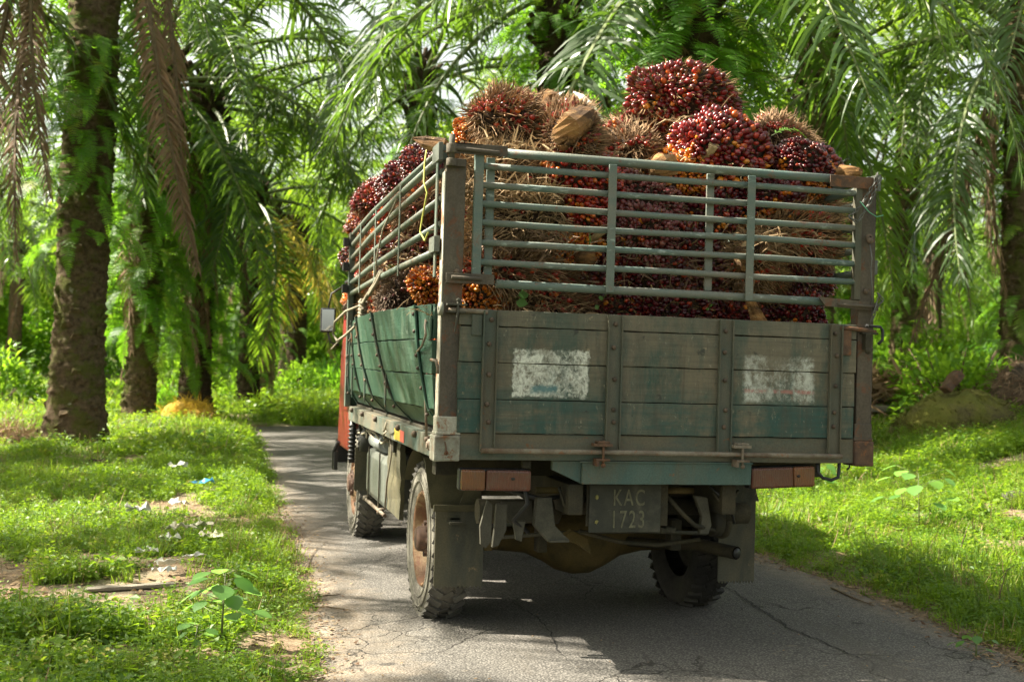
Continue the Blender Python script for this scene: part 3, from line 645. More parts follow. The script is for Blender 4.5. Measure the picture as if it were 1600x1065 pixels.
# wires and rope on the left rack
tube('strap_string', [(-1.09, .35, 2.335), (-1.10, .33, 2.27), (-1.105, .31, 2.18), (-1.10, .24, 2.12), (-1.105, .30, 2.03), (-1.11, .34, 1.95), (-1.10, .26, 1.90), (-1.10, .18, 1.93)], .004, M['wire'])
tube('rope', [(-1.09, 1.25, 2.22), (-1.10, 1.7, 2.10), (-1.105, 1.9, 1.95), (-1.10, 1.95, 1.84)], .005, M['rope'])
m = MB(); m.tube([(-1.09, 1.75, 1.86), (-1.11, 1.80, 1.80), (-1.13, 1.95, 1.74), (-1.14, 2.2, 1.70)], .011, 8); m.tube([(-1.09, 1.80, 1.87), (-1.115, 1.9, 1.79), (-1.14, 2.0, 1.73), (-1.14, 2.22, 1.69)], .011, 8)
for k in range(5): m.tube([(-1.14+.022*math.cos(g), 2.2+.05*math.sin(g)*.5, 1.70-.022*k+.015*math.sin(g)) for g in [i*math.pi/3 for i in range(7)]], .010, 6)
pts = [(-1.15, 2.25, 1.68), (-1.19, 2.7, 1.66), (-1.22, 3.1, 1.60), (-1.21, 3.3, 1.52), (-1.20, 3.1, 1.47), (-1.19, 2.7, 1.50), (-1.17, 2.35, 1.55), (-1.15, 2.2, 1.62), (-1.15, 2.15, 1.66)]
m.tube(pts, .0085, 8); m.tube([(-1.19, 2.9, 1.48), (-1.17, 3.4, 1.46), (-1.16, 3.9, 1.42)], .005, 7); m.build('tied_rope', M['rope'], truck)

# lamps
for x0, x1, y, z0, z1, rot, out in ((-.956, -.628, .02, .772, .872, R(.6), -1), (.440, .775, .02, .790, .895, R(-2.2), 1)):
    cx, cz = (x0+x1)/2, (z0+z1)/2; Mx = Matrix.Translation((cx, y, cz)) @ Matrix.Rotation(rot, 4, 'Y'); hw, hh = (x1-x0)/2, (z1-z0)/2
    lm = box('tail_lamp', (-hw, -.01, -hh), (hw, .05, hh), M['dark'], bevel=.012, M4=Mx)
    sp_ = hw*.30
    if out < 0: box('lens', (-hw+.004, -.038, -hh+.004), (-sp_, -.011, hh-.004), M['lamp_amber'], lm, M4=Mx, bevel=.010); box('lens', (-sp_+.002, -.038, -hh+.004), (hw-.004, -.011, hh-.004), M['lamp_red'], lm, M4=Mx, bevel=.010)
    else: box('lens', (-hw+.004, -.038, -hh+.004), (sp_, -.011, hh-.004), M['lamp_red'], lm, M4=Mx, bevel=.010); box('lens', (sp_+.002, -.038, -hh+.004), (hw-.004, -.011, hh-.004), M['lamp_amber'], lm, M4=Mx, bevel=.010)
    mm = MB(); mm.blob((cx+.075, y-.040, cz+.008), (.010, .005, .007), 8, 4); mm.build('screw', M['dark'], lm)
    box('lamp_bracket', (cx-.15*out-.02, .03, z1-.0), (cx-.15*out+.02, .06, .91), M['under'])
tube('tow_loop', [(.79, .0, .925), (.79, -.005, .868), (.815, -.01, .842), (.86, -.01, .832), (.895, -.01, .845), (.905, 0, .875), (.905, 0, .925)], .0085, M['dark'])
tube('hook', [(.93, 0, .92), (.955, 0, .915), (.962, 0, .895), (.945, 0, .88)], .004, M['dark'])

# number plate
pl = box('number_plate', (-.318, .10, .572), (.036, .106, .795), M['plate'], bevel=.002)
box('plate_backing', (-.330, .108, .60), (.075, .116, .80), M['under'], pl)
def text_mesh(body, size):
    cu = bpy.data.curves.new('lettering', 'FONT'); cu.body = body; cu.size = size; cu.extrude = .0012; cu.align_x = 'CENTER'; cu.space_character = 1.22
    cu.offset = .0005
    o = bpy.data.objects.new('lettering', cu); C.objects.link(o); dg = bpy.context.evaluated_depsgraph_get()
    me = bpy.data.meshes.new_from_object(o.evaluated_get(dg)); bpy.data.objects.remove(o); me.materials.clear(); me.materials.append(M['digit']); return me
def letters(body, cx, z, size, sx=.72):
    me = text_mesh(body, size); o = inst('lettering', me, (cx, .0985, z), (R(90), 0, 0), (sx, 1, 1), pl)
letters('KAC', -.124, .698, .108, .66); letters('1723', -.128, .594, .116, .64)
m = MB(); m.blob((-.282, .098, .737), (.010, .003, .011), 7, 3, .3); m.blob((-.281, .098, .621), (.010, .003, .009), 7, 3, .3); m.build('screw', plain('yellow_paint_dab', (.25, .23, .08), .8), pl)

# chassis, axle, springs, exhaust
for x in (-.40, .36): box('chassis_rail', (x-.035, .05, .66), (x+.035, 5.1, .80), M['under'], bevel=.004)
for y in (.35, 1.7, 2.9): box('floor_bearer', (-1.0, y, .81), (1.0, y+.09, .955), M['under'], bevel=.004)
tube('cross_tube', [(-.80, .32, .645), (-.45, .32, .645), (-.40, .32, .64)], .058, M['under'], n=16)
tube('cross_tube', [(-.36, .42, .66), (.50, .42, .655)], .045, M['under'], n=14)
tube('cross_tube', [(-.55, .20, .757), (-.34, .20, .757)], .016, M['diff'])
tube('cross_tube', [(.10, .20, .757), (.24, .20, .757)], .016, M['diff'])
tube('air_tank', [(.40, .30, .635), (.57, .30, .635)], .052, M['under'], n=18)
# shackles and brackets
m = MB(); m.prism([(-.80, .72), (-.775, .70), (-.775, .53), (-.80, .50), (-.825, .52), (-.83, .60)], .02, Matrix.Translation((0, .12, 0))); m.prism([(-.75, .70), (-.70, .70), (-.70, .58), (-.735, .51), (-.765, .50), (-.755, .60)], .03, Matrix.Translation((0, .14, 0))); m.build('spring_shackle', M['hanger'], truck, bevel=.003)
m = MB()
for k in range(7): m.box((-.885+.012*(k % 2), .55+.05*k, .60+.016*k-.05), (-.82, 1.6-.05*k, .612+.016*k-.05))
m.build('leaf_spring', M['hanger'], truck, bevel=.002)
m = MB(); m.prism([(-.56, .73), (-.49, .73), (-.47, .60), (-.43, .56), (-.40, .535), (-.41, .525), (-.50, .525), (-.57, .60)], .05, Matrix.Translation((0, .13, 0))); m.box((-.50, .11, .525), (-.405, .19, .537)); m.build('shock_mount', M['hanger'], truck, bevel=.004)
m = MB(); m.prism([(.225, .74), (.29, .73), (.315, .60), (.30, .555), (.255, .555), (.265, .64)], .035, Matrix.Translation((0, .14, 0))); m.build('spring_hanger', M['hanger'], truck, bevel=.004)
m = MB(); m.lathe([(.0, 0), (.085, 0), (.085, .045), (.0, .045)], Matrix.Translation((.35, .24, .615)), 20); m.build('brake_drum', M['under'], truck); m = MB(); m.lathe([(.0, 0), (.095, 0), (.10, .02), (.095, .04), (0, .04)], Matrix.Translation((.44, .36, .60)), 20); m.build('brake_drum', M['under'], truck)
m = MB(); m.prism([(-.70, .695), (-.55, .70), (-.54, .60), (-.66, .60)], .02, Matrix.Translation((0, .26, 0))); m.prism([(-.66, .615), (-.60, .615), (-.615, .52), (-.645, .53)], .02, Matrix.Translation((0, .18, 0))); m.build('cross_bracket', M['hanger'], truck, bevel=.003)
m = MB()
prof = [(-.72, .055), (-.5, .06), (-.34, .075), (-.24, .12), (-.17, .165), (-.08, .190), (.02, .185), (.10, .150), (.20, .095), (.32, .07), (.72, .055)]
m.lathe([(r, x) for x, r in prof], Matrix.Translation((-.03, 1.05, .405)), 28); m.build('axle_housing', M['diff'], truck)
m = MB(); m.lathe([(0, -.03), (.10, -.03), (.135, -.01), (.14, .03), (.0, .03)], Matrix.Translation((-.05, .93, .395)) @ Matrix.Rotation(R(90), 4, 'Z'), 24); m.build('diff_cover', M['diff'], truck)
m = MB(); m.tube([(-.70, .62, .47), (-.30, .60, .50), (.1, .60, .505), (.50, .62, .49)], .010, 8); m.build('brake_pipe', M['hanger'], truck)
m = MB(); m.tube([(-.74, .66, .43), (-.70, .64, .435), (-.62, .64, .43)], .014, 8); m.box((-.69, .62, .41), (-.65, .66, .45)); m.build('stay_bar', M['diff'], truck)
m = MB(); m.tube([(.0, 2.6, .50), (.10, 1.3, .46), at_y(985, 846, .95), at_y(1030, 849, .82), at_y(1095, 852, .70), at_y(1122, 857, .62), at_y(1136, 860, .56)], .026, 14); m.tube([at_y(1096, 851, .70), at_y(1112, 855, .65), at_y(1151, 863.5, .495)], .034, 14, cap=False); m.build('exhaust_pipe', M['under'], truck)
ex = at_y(1151, 863.5, .494)
m = MB(); m.lathe([(0, 0), (.026, 0), (.026, .002), (0, .002)], Matrix.Translation((ex.x, ex.y-.003, ex.z)) @ Matrix.Rotation(R(-70), 4, 'Z'), 14); m.build('exhaust_mouth', M['dark'], truck)  # dark disc standing in for the shade inside the pipe
for k_, pts_ in enumerate((
    [(-.62, .16, .80), (-.60, .15, .70), (-.66, .18, .62), (-.58, .2, .56)], [(-.46, .12, .78), (-.44, .10, .70), (-.36, .12, .66), (-.33, .14, .74)],
    [(.08, .14, .74), (.15, .12, .66), (.22, .12, .60), (.30, .16, .58), (.40, .2, .56)], [(.28, .10, .79), (.36, .08, .72), (.40, .1, .66), (.46, .2, .60)],
    [(-.30, .3, .55), (-.10, .28, .50), (.10, .3, .48), (.34, .34, .50)], [(.30, .1, .76), (.34, .08, .70), (.38, .06, .735), (.42, .08, .77)],
    [(-.70, .2, .76), (-.52, .2, .715), (-.40, .2, .73)])):
    tube('hose', pts_, .0075 if k_ % 2 else .011, M['under'] if k_ % 3 else M['dark'], n=7)
m = MB(); m.prism([(-.36, .50), (-.27, .47), (-.20, .42), (-.22, .50), (-.30, .54)], .06, Matrix.Translation((0, .40, 0))); m.build('diff_bracket', M['diff'], truck, bevel=.004)
m = MB(); m.box((.30, .62, .40), (.36, .70, .56)); m.box((-.42, .60, .40), (-.37, .68, .56)); m.build('spring_clamp', M['under'], truck, bevel=.006)
tube('prop_shaft', [(-.03, 1.2, .43), (-.03, 3.6, .60)], .04, M['under'])
box('gearbox', (-.22, 3.3, .42), (.22, 4.4, .78), M['under'], bevel=.03)
box('torn_rag', (.10, .25, .545), (.18, .30, .575), M['hanger'], bevel=.006, seg=5, jit=.008)

# wheels
def wheel(name, x, y, out, dark=False, lugs=True, front=False):
    """out = side of the visible face; dual wheels are two of these"""
    w_, r_ = .185, .41
    wd = empty(name, (0, 0, 0)); wd.parent = truck; wd.location = (x, y, .41)
    if out > 0: wd.rotation_euler = (0, 0, math.pi)
    # local: outer face towards -x
    h = w_/2
    prof = [(.235, -h+.035), (.255, -h+.012), (.29, -h-.004), (.335, -h-.010), (.372, -h+.004), (.392, -h+.018), (.402, -h+.03), (.407, 0), (.402, h-.03), (.392, h-.018), (.372, h-.004), (.335, h+.01), (.29, h+.004), (.255, h-.012), (.235, h-.035)]
    m = MB(); m.lathe(prof, Matrix.Identity(4), 56)
    for k in range(2):     # concentric ridges on the wall
        rr_ = (.30, .348)[k]; m.lathe([(rr_-.004, -h-.006), (rr_, -h-.0135), (rr_+.004, -h-.008)], Matrix.Identity(4), 56)
    if lugs:
        n = 38
        for i in range(n):
            for sd_ in (-1, 1):
                g = 2*math.pi*(i + (.5 if sd_ > 0 else 0))/n
                Mx = Matrix.Rotation(g, 4, 'X') @ Matrix.Translation((sd_*(h-.030), 0, .402)) @ Matrix.Rotation(sd_*R(24), 4, 'Z') @ Matrix.Rotation(sd_*R(18), 4, 'Y')
                m.box((-.036, -.017, -.012), (.036, .017, .010), Mx)
            g = 2*math.pi*(i+.25)/n
            Mx = Matrix.Rotation(g, 4, 'X') @ Matrix.Translation((0, 0, .404)) @ Matrix.Rotation(R(35 if i % 2 else -35), 4, 'Z'); m.box((-.032, -.014, -.01), (.032, .014, .0075), Mx)
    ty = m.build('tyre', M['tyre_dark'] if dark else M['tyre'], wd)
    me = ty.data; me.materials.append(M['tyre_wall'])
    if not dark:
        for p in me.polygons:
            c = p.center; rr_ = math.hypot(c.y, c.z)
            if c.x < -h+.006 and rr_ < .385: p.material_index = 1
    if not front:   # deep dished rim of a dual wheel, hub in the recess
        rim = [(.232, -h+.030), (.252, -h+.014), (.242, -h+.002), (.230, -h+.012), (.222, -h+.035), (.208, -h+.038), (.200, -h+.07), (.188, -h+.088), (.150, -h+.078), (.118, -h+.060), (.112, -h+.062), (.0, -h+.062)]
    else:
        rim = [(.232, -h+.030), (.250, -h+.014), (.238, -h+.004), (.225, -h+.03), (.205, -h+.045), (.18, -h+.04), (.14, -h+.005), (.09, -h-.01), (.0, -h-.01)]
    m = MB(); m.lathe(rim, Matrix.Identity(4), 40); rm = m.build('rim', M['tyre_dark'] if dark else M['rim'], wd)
    if not dark:
        m = MB(); a = -h+.080 if not front else -h+.02
        for i in range(6):
            g = 2*math.pi*(i+.5)/6; m.blob((a, .160*math.cos(g), .160*math.sin(g)), (.012, .023, .023), 10, 5)
        m.build('hand_hole', M['dark'], wd)  # dark blobs standing in for the shade in the rim openings
        m = MB(); a = -h+.063 if not front else -h-.01
        hl = .085 if not front else .035; m.lathe([(.098, a), (.095, a-.02*hl*10), (.07, a-.45*hl), (.066, a-.85*hl), (.055, a-hl), (0, a-hl)], Matrix.Identity(4), 24)
        for i in range(8):
            g = 2*math.pi*i/8; m.tube([(a+.01, .082*math.cos(g), .082*math.sin(g)), (a-.52*hl, .082*math.cos(g), .082*math.sin(g))], .014, 6)
        m.build('hub', M['hub'], wd)
    return wd
wheel('wheel', -.848, 1.05, -1)
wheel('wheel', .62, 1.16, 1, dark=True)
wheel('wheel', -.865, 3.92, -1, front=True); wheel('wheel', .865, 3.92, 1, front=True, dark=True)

# mud flaps with a saw-toothed lower edge
def flap(x0, x1, y, z0, z1, mat, teeth=12, tilt=0, warp=.0):
    poly = [(x0, z1), (x0, z0+.012)]
    for k in range(teeth):
        a = x0 + (x1-x0)*(k+.5)/teeth; b = x0 + (x1-x0)*(k+1)/teeth; poly += [(a, z0-.004+RNG.uniform(-.003, .003)), (b, z0+.012+RNG.uniform(-.003, .003))]
    poly += [(x1, z1)]; m = MB(); m.prism(poly, .008, Matrix.Translation((0, y, 0)) @ Matrix.Rotation(tilt, 4, 'X')); return m.build('mud_flap', mat, truck)
flap(-.945, -.700, .60, .232, .62, M['flap'])
flap(.560, .765, .60, .235, .66, M['flap'])
flap(-1.02, -.70, 3.36, .405, .72, M['flap'], 14)
m = MB(); m.prism([(-1.005, .87), (-.965, .62), (-.70, .62), (-.72, .76), (-.74, .87)], .012, Matrix.Translation((0, .63, 0))); m.box((-.958, .585, .610), (-.705, .598, .642)); m.prism([(-.80, .71), (-.72, .75), (-.715, .62), (-.83, .62)], .01, Matrix.Translation((0, .615, 0))); m.build('splash_panel', M['splash'], truck, bevel=.001)
m = MB(); m.prism([(.54, .80), (.735, .80), (.778, .66), (.54, .66)], .012, Matrix.Translation((0, .59, 0))); m.build('splash_panel', M['flap'], truck)
m = MB()   # mudguard sheet over the rear duals
n = 14; P = []
for i in range(n+1):
    g = R(35) + R(110)*i/n
    for x in (-.97, -.52): P.append((x, 1.05 - .49*math.cos(g), .41 + .47*math.sin(g)))
m.grid(P, n+1, 2); m.build('mudguard', M['splash'], truck)
m = MB(); m.box((-.975, 1.56, .44), (-.945, 2.06, .90), seg=8, jit=.006, axis=2); m.build('side_panel', M['splash'], truck)
# tank, air cleaner, cables between cab and rear wheel
m = MB(); m.box((-.98, 2.10, .42), (-.66, 3.05, .745)); tk = m.build('fuel_tank', M['tank'], truck, bevel=.045)
for y in (2.32, 2.84):
    m = MB(); m.box((-.992, y-.012, .41), (-.985, y+.012, .76)); m.box((-.99, y-.012, .408), (-.66, y+.012, .4165)); m.build('tank_strap', M['under'], tk)
m = MB(); m.tube([(-.985, 2.25, .42), (-.985, 2.25, .385)], .022, 10); m.tube([(-.985, 2.95, .42), (-.985, 2.95, .39)], .022, 10); m.tube([(-.985, 2.05, .40), (-.985, 3.0, .395)], .012, 8); m.build('tank_bracket', M['rod'], tk)
m = MB(); m.tube([(-.93, 3.25, .70), (-.93, 3.25, .80), (-.90, 3.2, .86)], .075, 16); m.tube([(-.93, 3.25, .86), (-.90, 3.0, .89), (-.80, 2.9, .88)], .045, 12); m.build('air_cleaner', M['dark'], truck)
m = MB(); m.tube([(-.94, 2.35, .81), (-.94, 2.85, .81)], .055, 16); m.tube([(-.94, 2.30, .81), (-.94, 2.35, .81)], .03, 10); m.build('silver_canister', plain('silver_canister', (.35, .37, .38), .35, metal=.5), truck)
m = MB()
for k in range(5):
    pts = [(-.97+RNG.uniform(-.03, .03), 3.45-.28*i+RNG.uniform(-.05, .05), .88+.03*math.sin(i*2+k)-.01*k) for i in range(6)]; m.tube(pts, .008, 6)
m.build('cable_bundle', M['rope'], truck)
tube('dangling_string', [(-1.0, 1.85, .93), (-1.0, 1.75, .80), (-1.0, 1.9, .62), (-1.0, 1.95, .45)], .005, M['rod'])
m = MB(); m.box((-.99, 3.36, .70), (-.78, 3.40, .96), seg=8, jit=.012, axis=2); m.build('torn_sheet', M['dark'], truck, bevel=.003)
m = MB(); m.tube([(-1.03, 3.47, .60), (-1.03, 3.47, .92)], .022, 12)
for k in range(9): m.tube([(-1.03, 3.47, .62+.03*k), (-1.03, 3.47, .635+.03*k)], .030, 12)
m.build('spring_hose', M['dark'], truck)

# cab
cabp = [(3.66, .88), (3.66, 1.98), (3.80, 2.06), (4.80, 2.04), (5.02, 1.92), (5.22, 1.30), (5.26, .62), (4.42, .60)]
arch = [(4.42 - .0 + .0, .60)]
arc = [(3.92 + .50*math.cos(g), .41 + .50*math.sin(g)) for g in [R(22 + 112*k/12) for k in range(13)]]
poly = [(3.58, .88)] + [(3.60, 1.98), (3.80, 2.06), (4.80, 2.04), (5.02, 1.92), (5.22, 1.30), (5.26, .60)] + arc
poly = [p for p in poly if not (p[0] < 3.6 and p[1] < .88)]
def cab_slab(x0, x1):
    m = MB(); m.prism(poly, x1-x0, Matrix(((0, 1, 0, x0), (1, 0, 0, 0), (0, 0, 1, 0), (0, 0, 0, 1)))); return m
cab = cab_slab(-.95, .95).build('cab', M['red'], truck, bevel=.03, recalc=True)
for s in (-1, 1):
    a, b = sorted((s*.952, s*.962))
    m = MB(); m.box((a, 3.72, 1.42), (b, 4.75, 1.94)); m.build('side_window', M['glass'], cab, bevel=.002)
    m = MB(); m.box((a, 3.68, .93), (b, 4.80, 1.38)); dr = m.build('door', M['red'], cab, bevel=.004)
    m = MB(); m.box((min(s*.955, s*.975), 3.80, 1.22), (max(s*.955, s*.975), 3.95, 1.25)); m.build('handle', M['dark'], cab, bevel=.003)
    m = MB(); m.box((min(s*.955, s*.975), 3.62, 1.10), (max(s*.955, s*.975), 3.70, 1.17)); m.build('side_lamp', M['cap'] if s < 0 else M['cap'], cab, bevel=.004)
    m = MB(); m.box((min(s*.955, s*.975), 3.70, 1.98), (max(s*.955, s*.975), 4.85, 2.0)); m.build('rain_gutter', M['dark'], cab)
m = MB(); m.box((-.85, 3.592, 1.40), (.85, 3.600, 1.85)); m.build('rear_window', M['glass'], cab)
m = MB(); m.prism([(-.9, 1.36), (.9, 1.36), (.84, 1.86), (-.84, 1.86)], .01, Matrix.Translation((0, 5.17, 0)) @ Matrix.Rotation(R(15), 4, 'X')); m.build('windscreen', M['glass'], cab)
m = MB(); m.tube([(-1.02, 4.5, .68), (-1.05, 4.55, .60), (-1.04, 4.6, .45)], .018, 8); m.box((-1.05, 4.52, .45), (-1.02, 4.60, .60)); m.build('step_bracket', M['dark'], truck, bevel=.003)
box('bumper', (-.96, 5.24, .45), (.96, 5.34, .66), M['dark'], bevel=.01)
# wing mirrors
for s in (-1, 1):
    c = Vector((s*1.125, 4.62, 1.66)); Mx = Matrix.Translation(c) @ Matrix.Rotation(R(4)*s, 4, 'Z')
    mo = box('wing_mirror', (-.062, 0, -.100), (.062, .03, .100), M['dark'], M4=Mx, bevel=.016)
    m = MB(); m.box((-.050, -.004, -.086), (.050, .0005, .088), Mx); m.build('mirror_glass', M['mirror'], mo, bevel=.012)
    m = MB(); m.tube([(s*1.03, 4.62, 1.46), (s*1.10, 4.64, 1.48), (s*1.125, 4.64, 1.58)], .008, 8); m.tube([(s*1.0, 4.66, 1.95), (s*1.10, 4.66, 1.88), (s*1.125, 4.65, 1.75)], .007, 8); m.build('mirror_arm', M['dark'], mo)
# ------------------------------------------------------------------ palm fruit bunches
def colmat(name, rough, spec=.5, sss=0, bump=.15, sc=120):
    t = NT(name); vc = t.n('VertexColor', layer_name='Col').outputs[0]; v = t.coord('Object')
    f = t.noise(v, sc, 3, .6); c = t.mix(t.ramp(f, .3, .7, 0, .45), vc, t.mix(1.0, vc, (.35, .35, .35), 'MULTIPLY'))
    t.set(t.b.inputs['Base Color'], c); t.b.inputs['Roughness'].default_value = rough; t.b.inputs['Specular IOR Level'].default_value = spec
    t.set(t.b.inputs['Normal'], t.bump(f, bump, .002)); return t.mat
M['fruit'] = colmat('oil_palm_fruit', .30, .55); M['spike'] = colmat('dry_spikelets', .8, .2)
M['core'] = plain('bunch_core', (.040, .022, .014), .9, var=.5, sc=60, bump=1, bd=.01)
M['stalk'] = worn('cut_stalk', (.52, .27, .09), (.38, .18, .06), (.11, .06, .03), 16, (.5, .5, 1.6), rough=.85, dirt_amt=.6, light=(.48, .33, .16), light_amt=.35, bump=1, bd=.008, speck=.6)
M['stalk_pale'] = worn('pale_cut_stalk', (.42, .30, .15), (.30, .20, .10), (.15, .10, .05), 10, rough=.7, dirt_amt=.4)

def template(n=7, m=5):
    V = []; F = []
    for i in range(m+1):
        th = math.pi*i/m; z = -math.cos(th); r = math.sin(th)*(1-.18*z)   # plumper at the base
        for j in range(n):
            ph = 2*math.pi*j/n; V.append((r*math.cos(ph), r*math.sin(ph), z))
    for i in range(m):
        for j in range(n):
            F.append((i*n+j, i*n+(j+1) % n, (i+1)*n+(j+1) % n, (i+1)*n+j))
    return np.array(V), np.array(F)
TV, TF = template()
def basis(N):
    a = np.where(np.abs(N[:, 2:3]) < .9, np.array([[0, 0, 1.]]), np.array([[1., 0, 0]]))
    T = np.cross(N, a); T /= np.linalg.norm(T, axis=1, keepdims=True); B = np.cross(N, T); return T, B
PAL = dict(
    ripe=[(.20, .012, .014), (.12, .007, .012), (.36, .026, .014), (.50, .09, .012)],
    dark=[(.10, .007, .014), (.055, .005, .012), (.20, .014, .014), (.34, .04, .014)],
    red=[(.34, .022, .012), (.22, .014, .014), (.50, .06, .014), (.58, .14, .02)],
    orange=[(.62, .17, .012), (.70, .25, .02), (.48, .08, .012), (.30, .03, .012)],
    dusty=[(.20, .045, .045), (.15, .03, .03), (.27, .09, .07), (.12, .03, .03)],
    bright=[(.60, .035, .015), (.45, .02, .012), (.68, .10, .02), (.25, .02, .01)])
def SH(D, seed):
    """crushed, wedge-like outline of a bunch"""
    return (1 + .17*np.sin(D[:, 0]*3.1+seed)*np.cos(D[:, 1]*2.7+seed*2) + .07*np.sin(D[:, 2]*6+D[:, 0]*5+seed*3) + .045*np.sin(D[:, 1]*11+D[:, 0]*9+seed) - .16*np.clip(-D[:, 0], 0, 1)**2 - .10*np.clip(-D[:, 2]-.2, 0, 1))
def bunch_meshes(kind, seed, nf, ns, pal, olow=0.0, slen=.05, rad=(.25, .185, .175), scol=(.20, .12, .065), fr=.0138, patch=None):
    nf = int(nf*1.45); ns = int(ns*1.15)
    g = np.random.default_rng(seed)
    def surf(n):
        k = np.arange(n)+.5; z = 1-2*k/n; ph = k*2.399963 + g.random()*6
        r = np.sqrt(1-z*z); D = np.stack([r*np.cos(ph), r*np.sin(ph), z], 1) + g.normal(0, .035, (n, 3))
        D /= np.linalg.norm(D, axis=1, keepdims=True); return D[:, [2, 0, 1]]
    A = np.array(rad)
    D = surf(nf); lump = SH(D, seed) + g.normal(0, .022, nf)
    if patch is not None: keep = (vnoise(D[:, 0]*2+5, D[:, 1]*2+D[:, 2]*1.7+5, 1.4, seed) < patch); D = D[keep]; lump = lump[keep]
    P = D*A*lump[:, None]; N = D/A; N /= np.linalg.norm(N, axis=1, keepdims=True); N += g.normal(0, .16, N.shape); N /= np.linalg.norm(N, axis=1, keepdims=True)
    T, B = basis(N); n = len(D); s = g.uniform(.62, 1.22, n)*fr
    V = (P[:, None, :] + (TV[None, :, 0:1]*T[:, None, :] + TV[None, :, 1:2]*B[:, None, :])*s[:, None, None] + TV[None, :, 2:3]*N[:, None, :]*(s*1.35)[:, None, None])
    F = TF[None] + (np.arange(n)*len(TV))[:, None, None]
    pc = np.array(PAL[pal]); oc = np.array(PAL['orange'])
    ci = g.choice(4, n, p=[.45, .30, .17, .08]); col = pc[ci]
    reg = vnoise(D[:, 0]*3+9, D[:, 1]*3+D[:, 2]*2+9, 1.0, seed+3)
    low = np.clip((-D[:, 2]-.15)*1.6 + (reg-.5)*1.6, 0, 1)*olow + (reg > .80)*olow*.6
    isO = g.random(n) < low; col = np.where(isO[:, None], oc[g.choice(4, n, p=[.4, .35, .15, .1])], col)
    col = col*g.uniform(.75, 1.25, (n, 1))
    # every fruit: orange base, dark tip
    tz = (TV[:, 2]+1)/2; base = np.array([.45, .14, .02])
    cc = col[:, None, :]*(1-.0*tz[None, :, None]); k = np.clip(1-tz*3.0, 0, 1)[None, :, None]; cc = cc*(1-k)+base*k*.8
    tip = np.clip((tz-.86)*6, 0, 1)[None, :, None]; cc = cc*(1-tip*.75)
    fm = np_mesh('fruits', V.reshape(-1, 3), F.reshape(-1, 4), M['fruit'], True, cc.reshape(-1, 3))
    # spikelets
    D = surf(ns); P = D*A*(SH(D, seed)*g.uniform(.88, 1.0, ns))[:, None]; N = D/A; N /= np.linalg.norm(N, axis=1, keepdims=True); N += g.normal(0, .33, N.shape); N[:, 0] += .45; N /= np.linalg.norm(N, axis=1, keepdims=True)
    T, B = basis(N); L = g.uniform(.45, 1.15, ns)*slen; w0 = g.uniform(.0022, .0045, ns)
    bend = g.normal(0, .25, (ns, 3)); bend[:, 2] -= .15
    V = np.zeros((ns, 7, 3))
    for q in range(3):
        a = 2*math.pi*q/3; off = T*math.cos(a)+B*math.sin(a)
        V[:, q] = P + off*w0[:, None]; V[:, 3+q] = P + N*(L*.6)[:, None] + bend*(L*.25)[:, None] + off*(w0*.75)[:, None]
    V[:, 6] = P + N*L[:, None] + bend*(L*.6)[:, None]
    f = []
    for q in range(3):
        r = (q+1) % 3; f += [(q, r, 3+r, 3+q), (3+q, 3+r, 6, 6)]
    tri = []
    for q in range(3):
        r = (q+1) % 3; tri += [(q, r, 3+r), (q, 3+r, 3+q), (3+q, 3+r, 6)]
    tri = np.array(tri); F = tri[None] + (np.arange(ns)*7)[:, None, None]
    sc_ = np.array(scol)*g.uniform(.45, 1.6, (ns, 1)); C3 = np.repeat(sc_[:, None, :], 7, 1); C3[:, 6] *= 1.5; C3[:, 0:3] *= .6
    spm = np_mesh('spikelets', V.reshape(-1, 3), F.reshape(-1, 3), M['spike'], False, C3.reshape(-1, 3))
    m = MB(); m.blob((0, 0, 0), rad, 16, 12, .03)
    q = np.array(m.v); u = q/A; u /= np.linalg.norm(u, axis=1, keepdims=True); q = q*(SH(u, seed)*.93)[:, None]; m.v = [tuple(x) for x in q]; cm = m.mesh('core', M['core'])
    return cm, fm, spm
STALKS = {}
def stalk_mesh(kind):
    m = MB()
    if kind == 'wide':      # a cut peduncle: flat fibrous wedge with a slanting pale face
        P = []; prof = [(-.02, .050, .045), (.03, .042, .032), (.075, .050, .028), (.12, .060, .020), (.145, .050, .010)]
        for x, a, b in prof:
            for j in range(10):
                g_ = 2*math.pi*j/10; P.append((-.22-x, a*math.cos(g_), b*math.sin(g_) + x*.25))
        m.grid(P + [], len(prof), 10); n = 10
        m.add(P[:], [(i*10+9, i*10, i*10+10, i*10+19) for i in range(len(prof)-1)] + [tuple(range(40, 50))], True)
    else:
        m.tube([(-.18, 0, 0), (-.26, .005, .01), (-.33, .02, .03)], [.032, .026, .034], 10)
    return m.mesh('stalk', M['stalk'] if kind == 'wide' else M['stalk_pale'])
STALKS = {k: stalk_mesh(k) for k in ('wide', 'thin')}
STR = (.30, .20, .11); BRN = (.15, .085, .05)
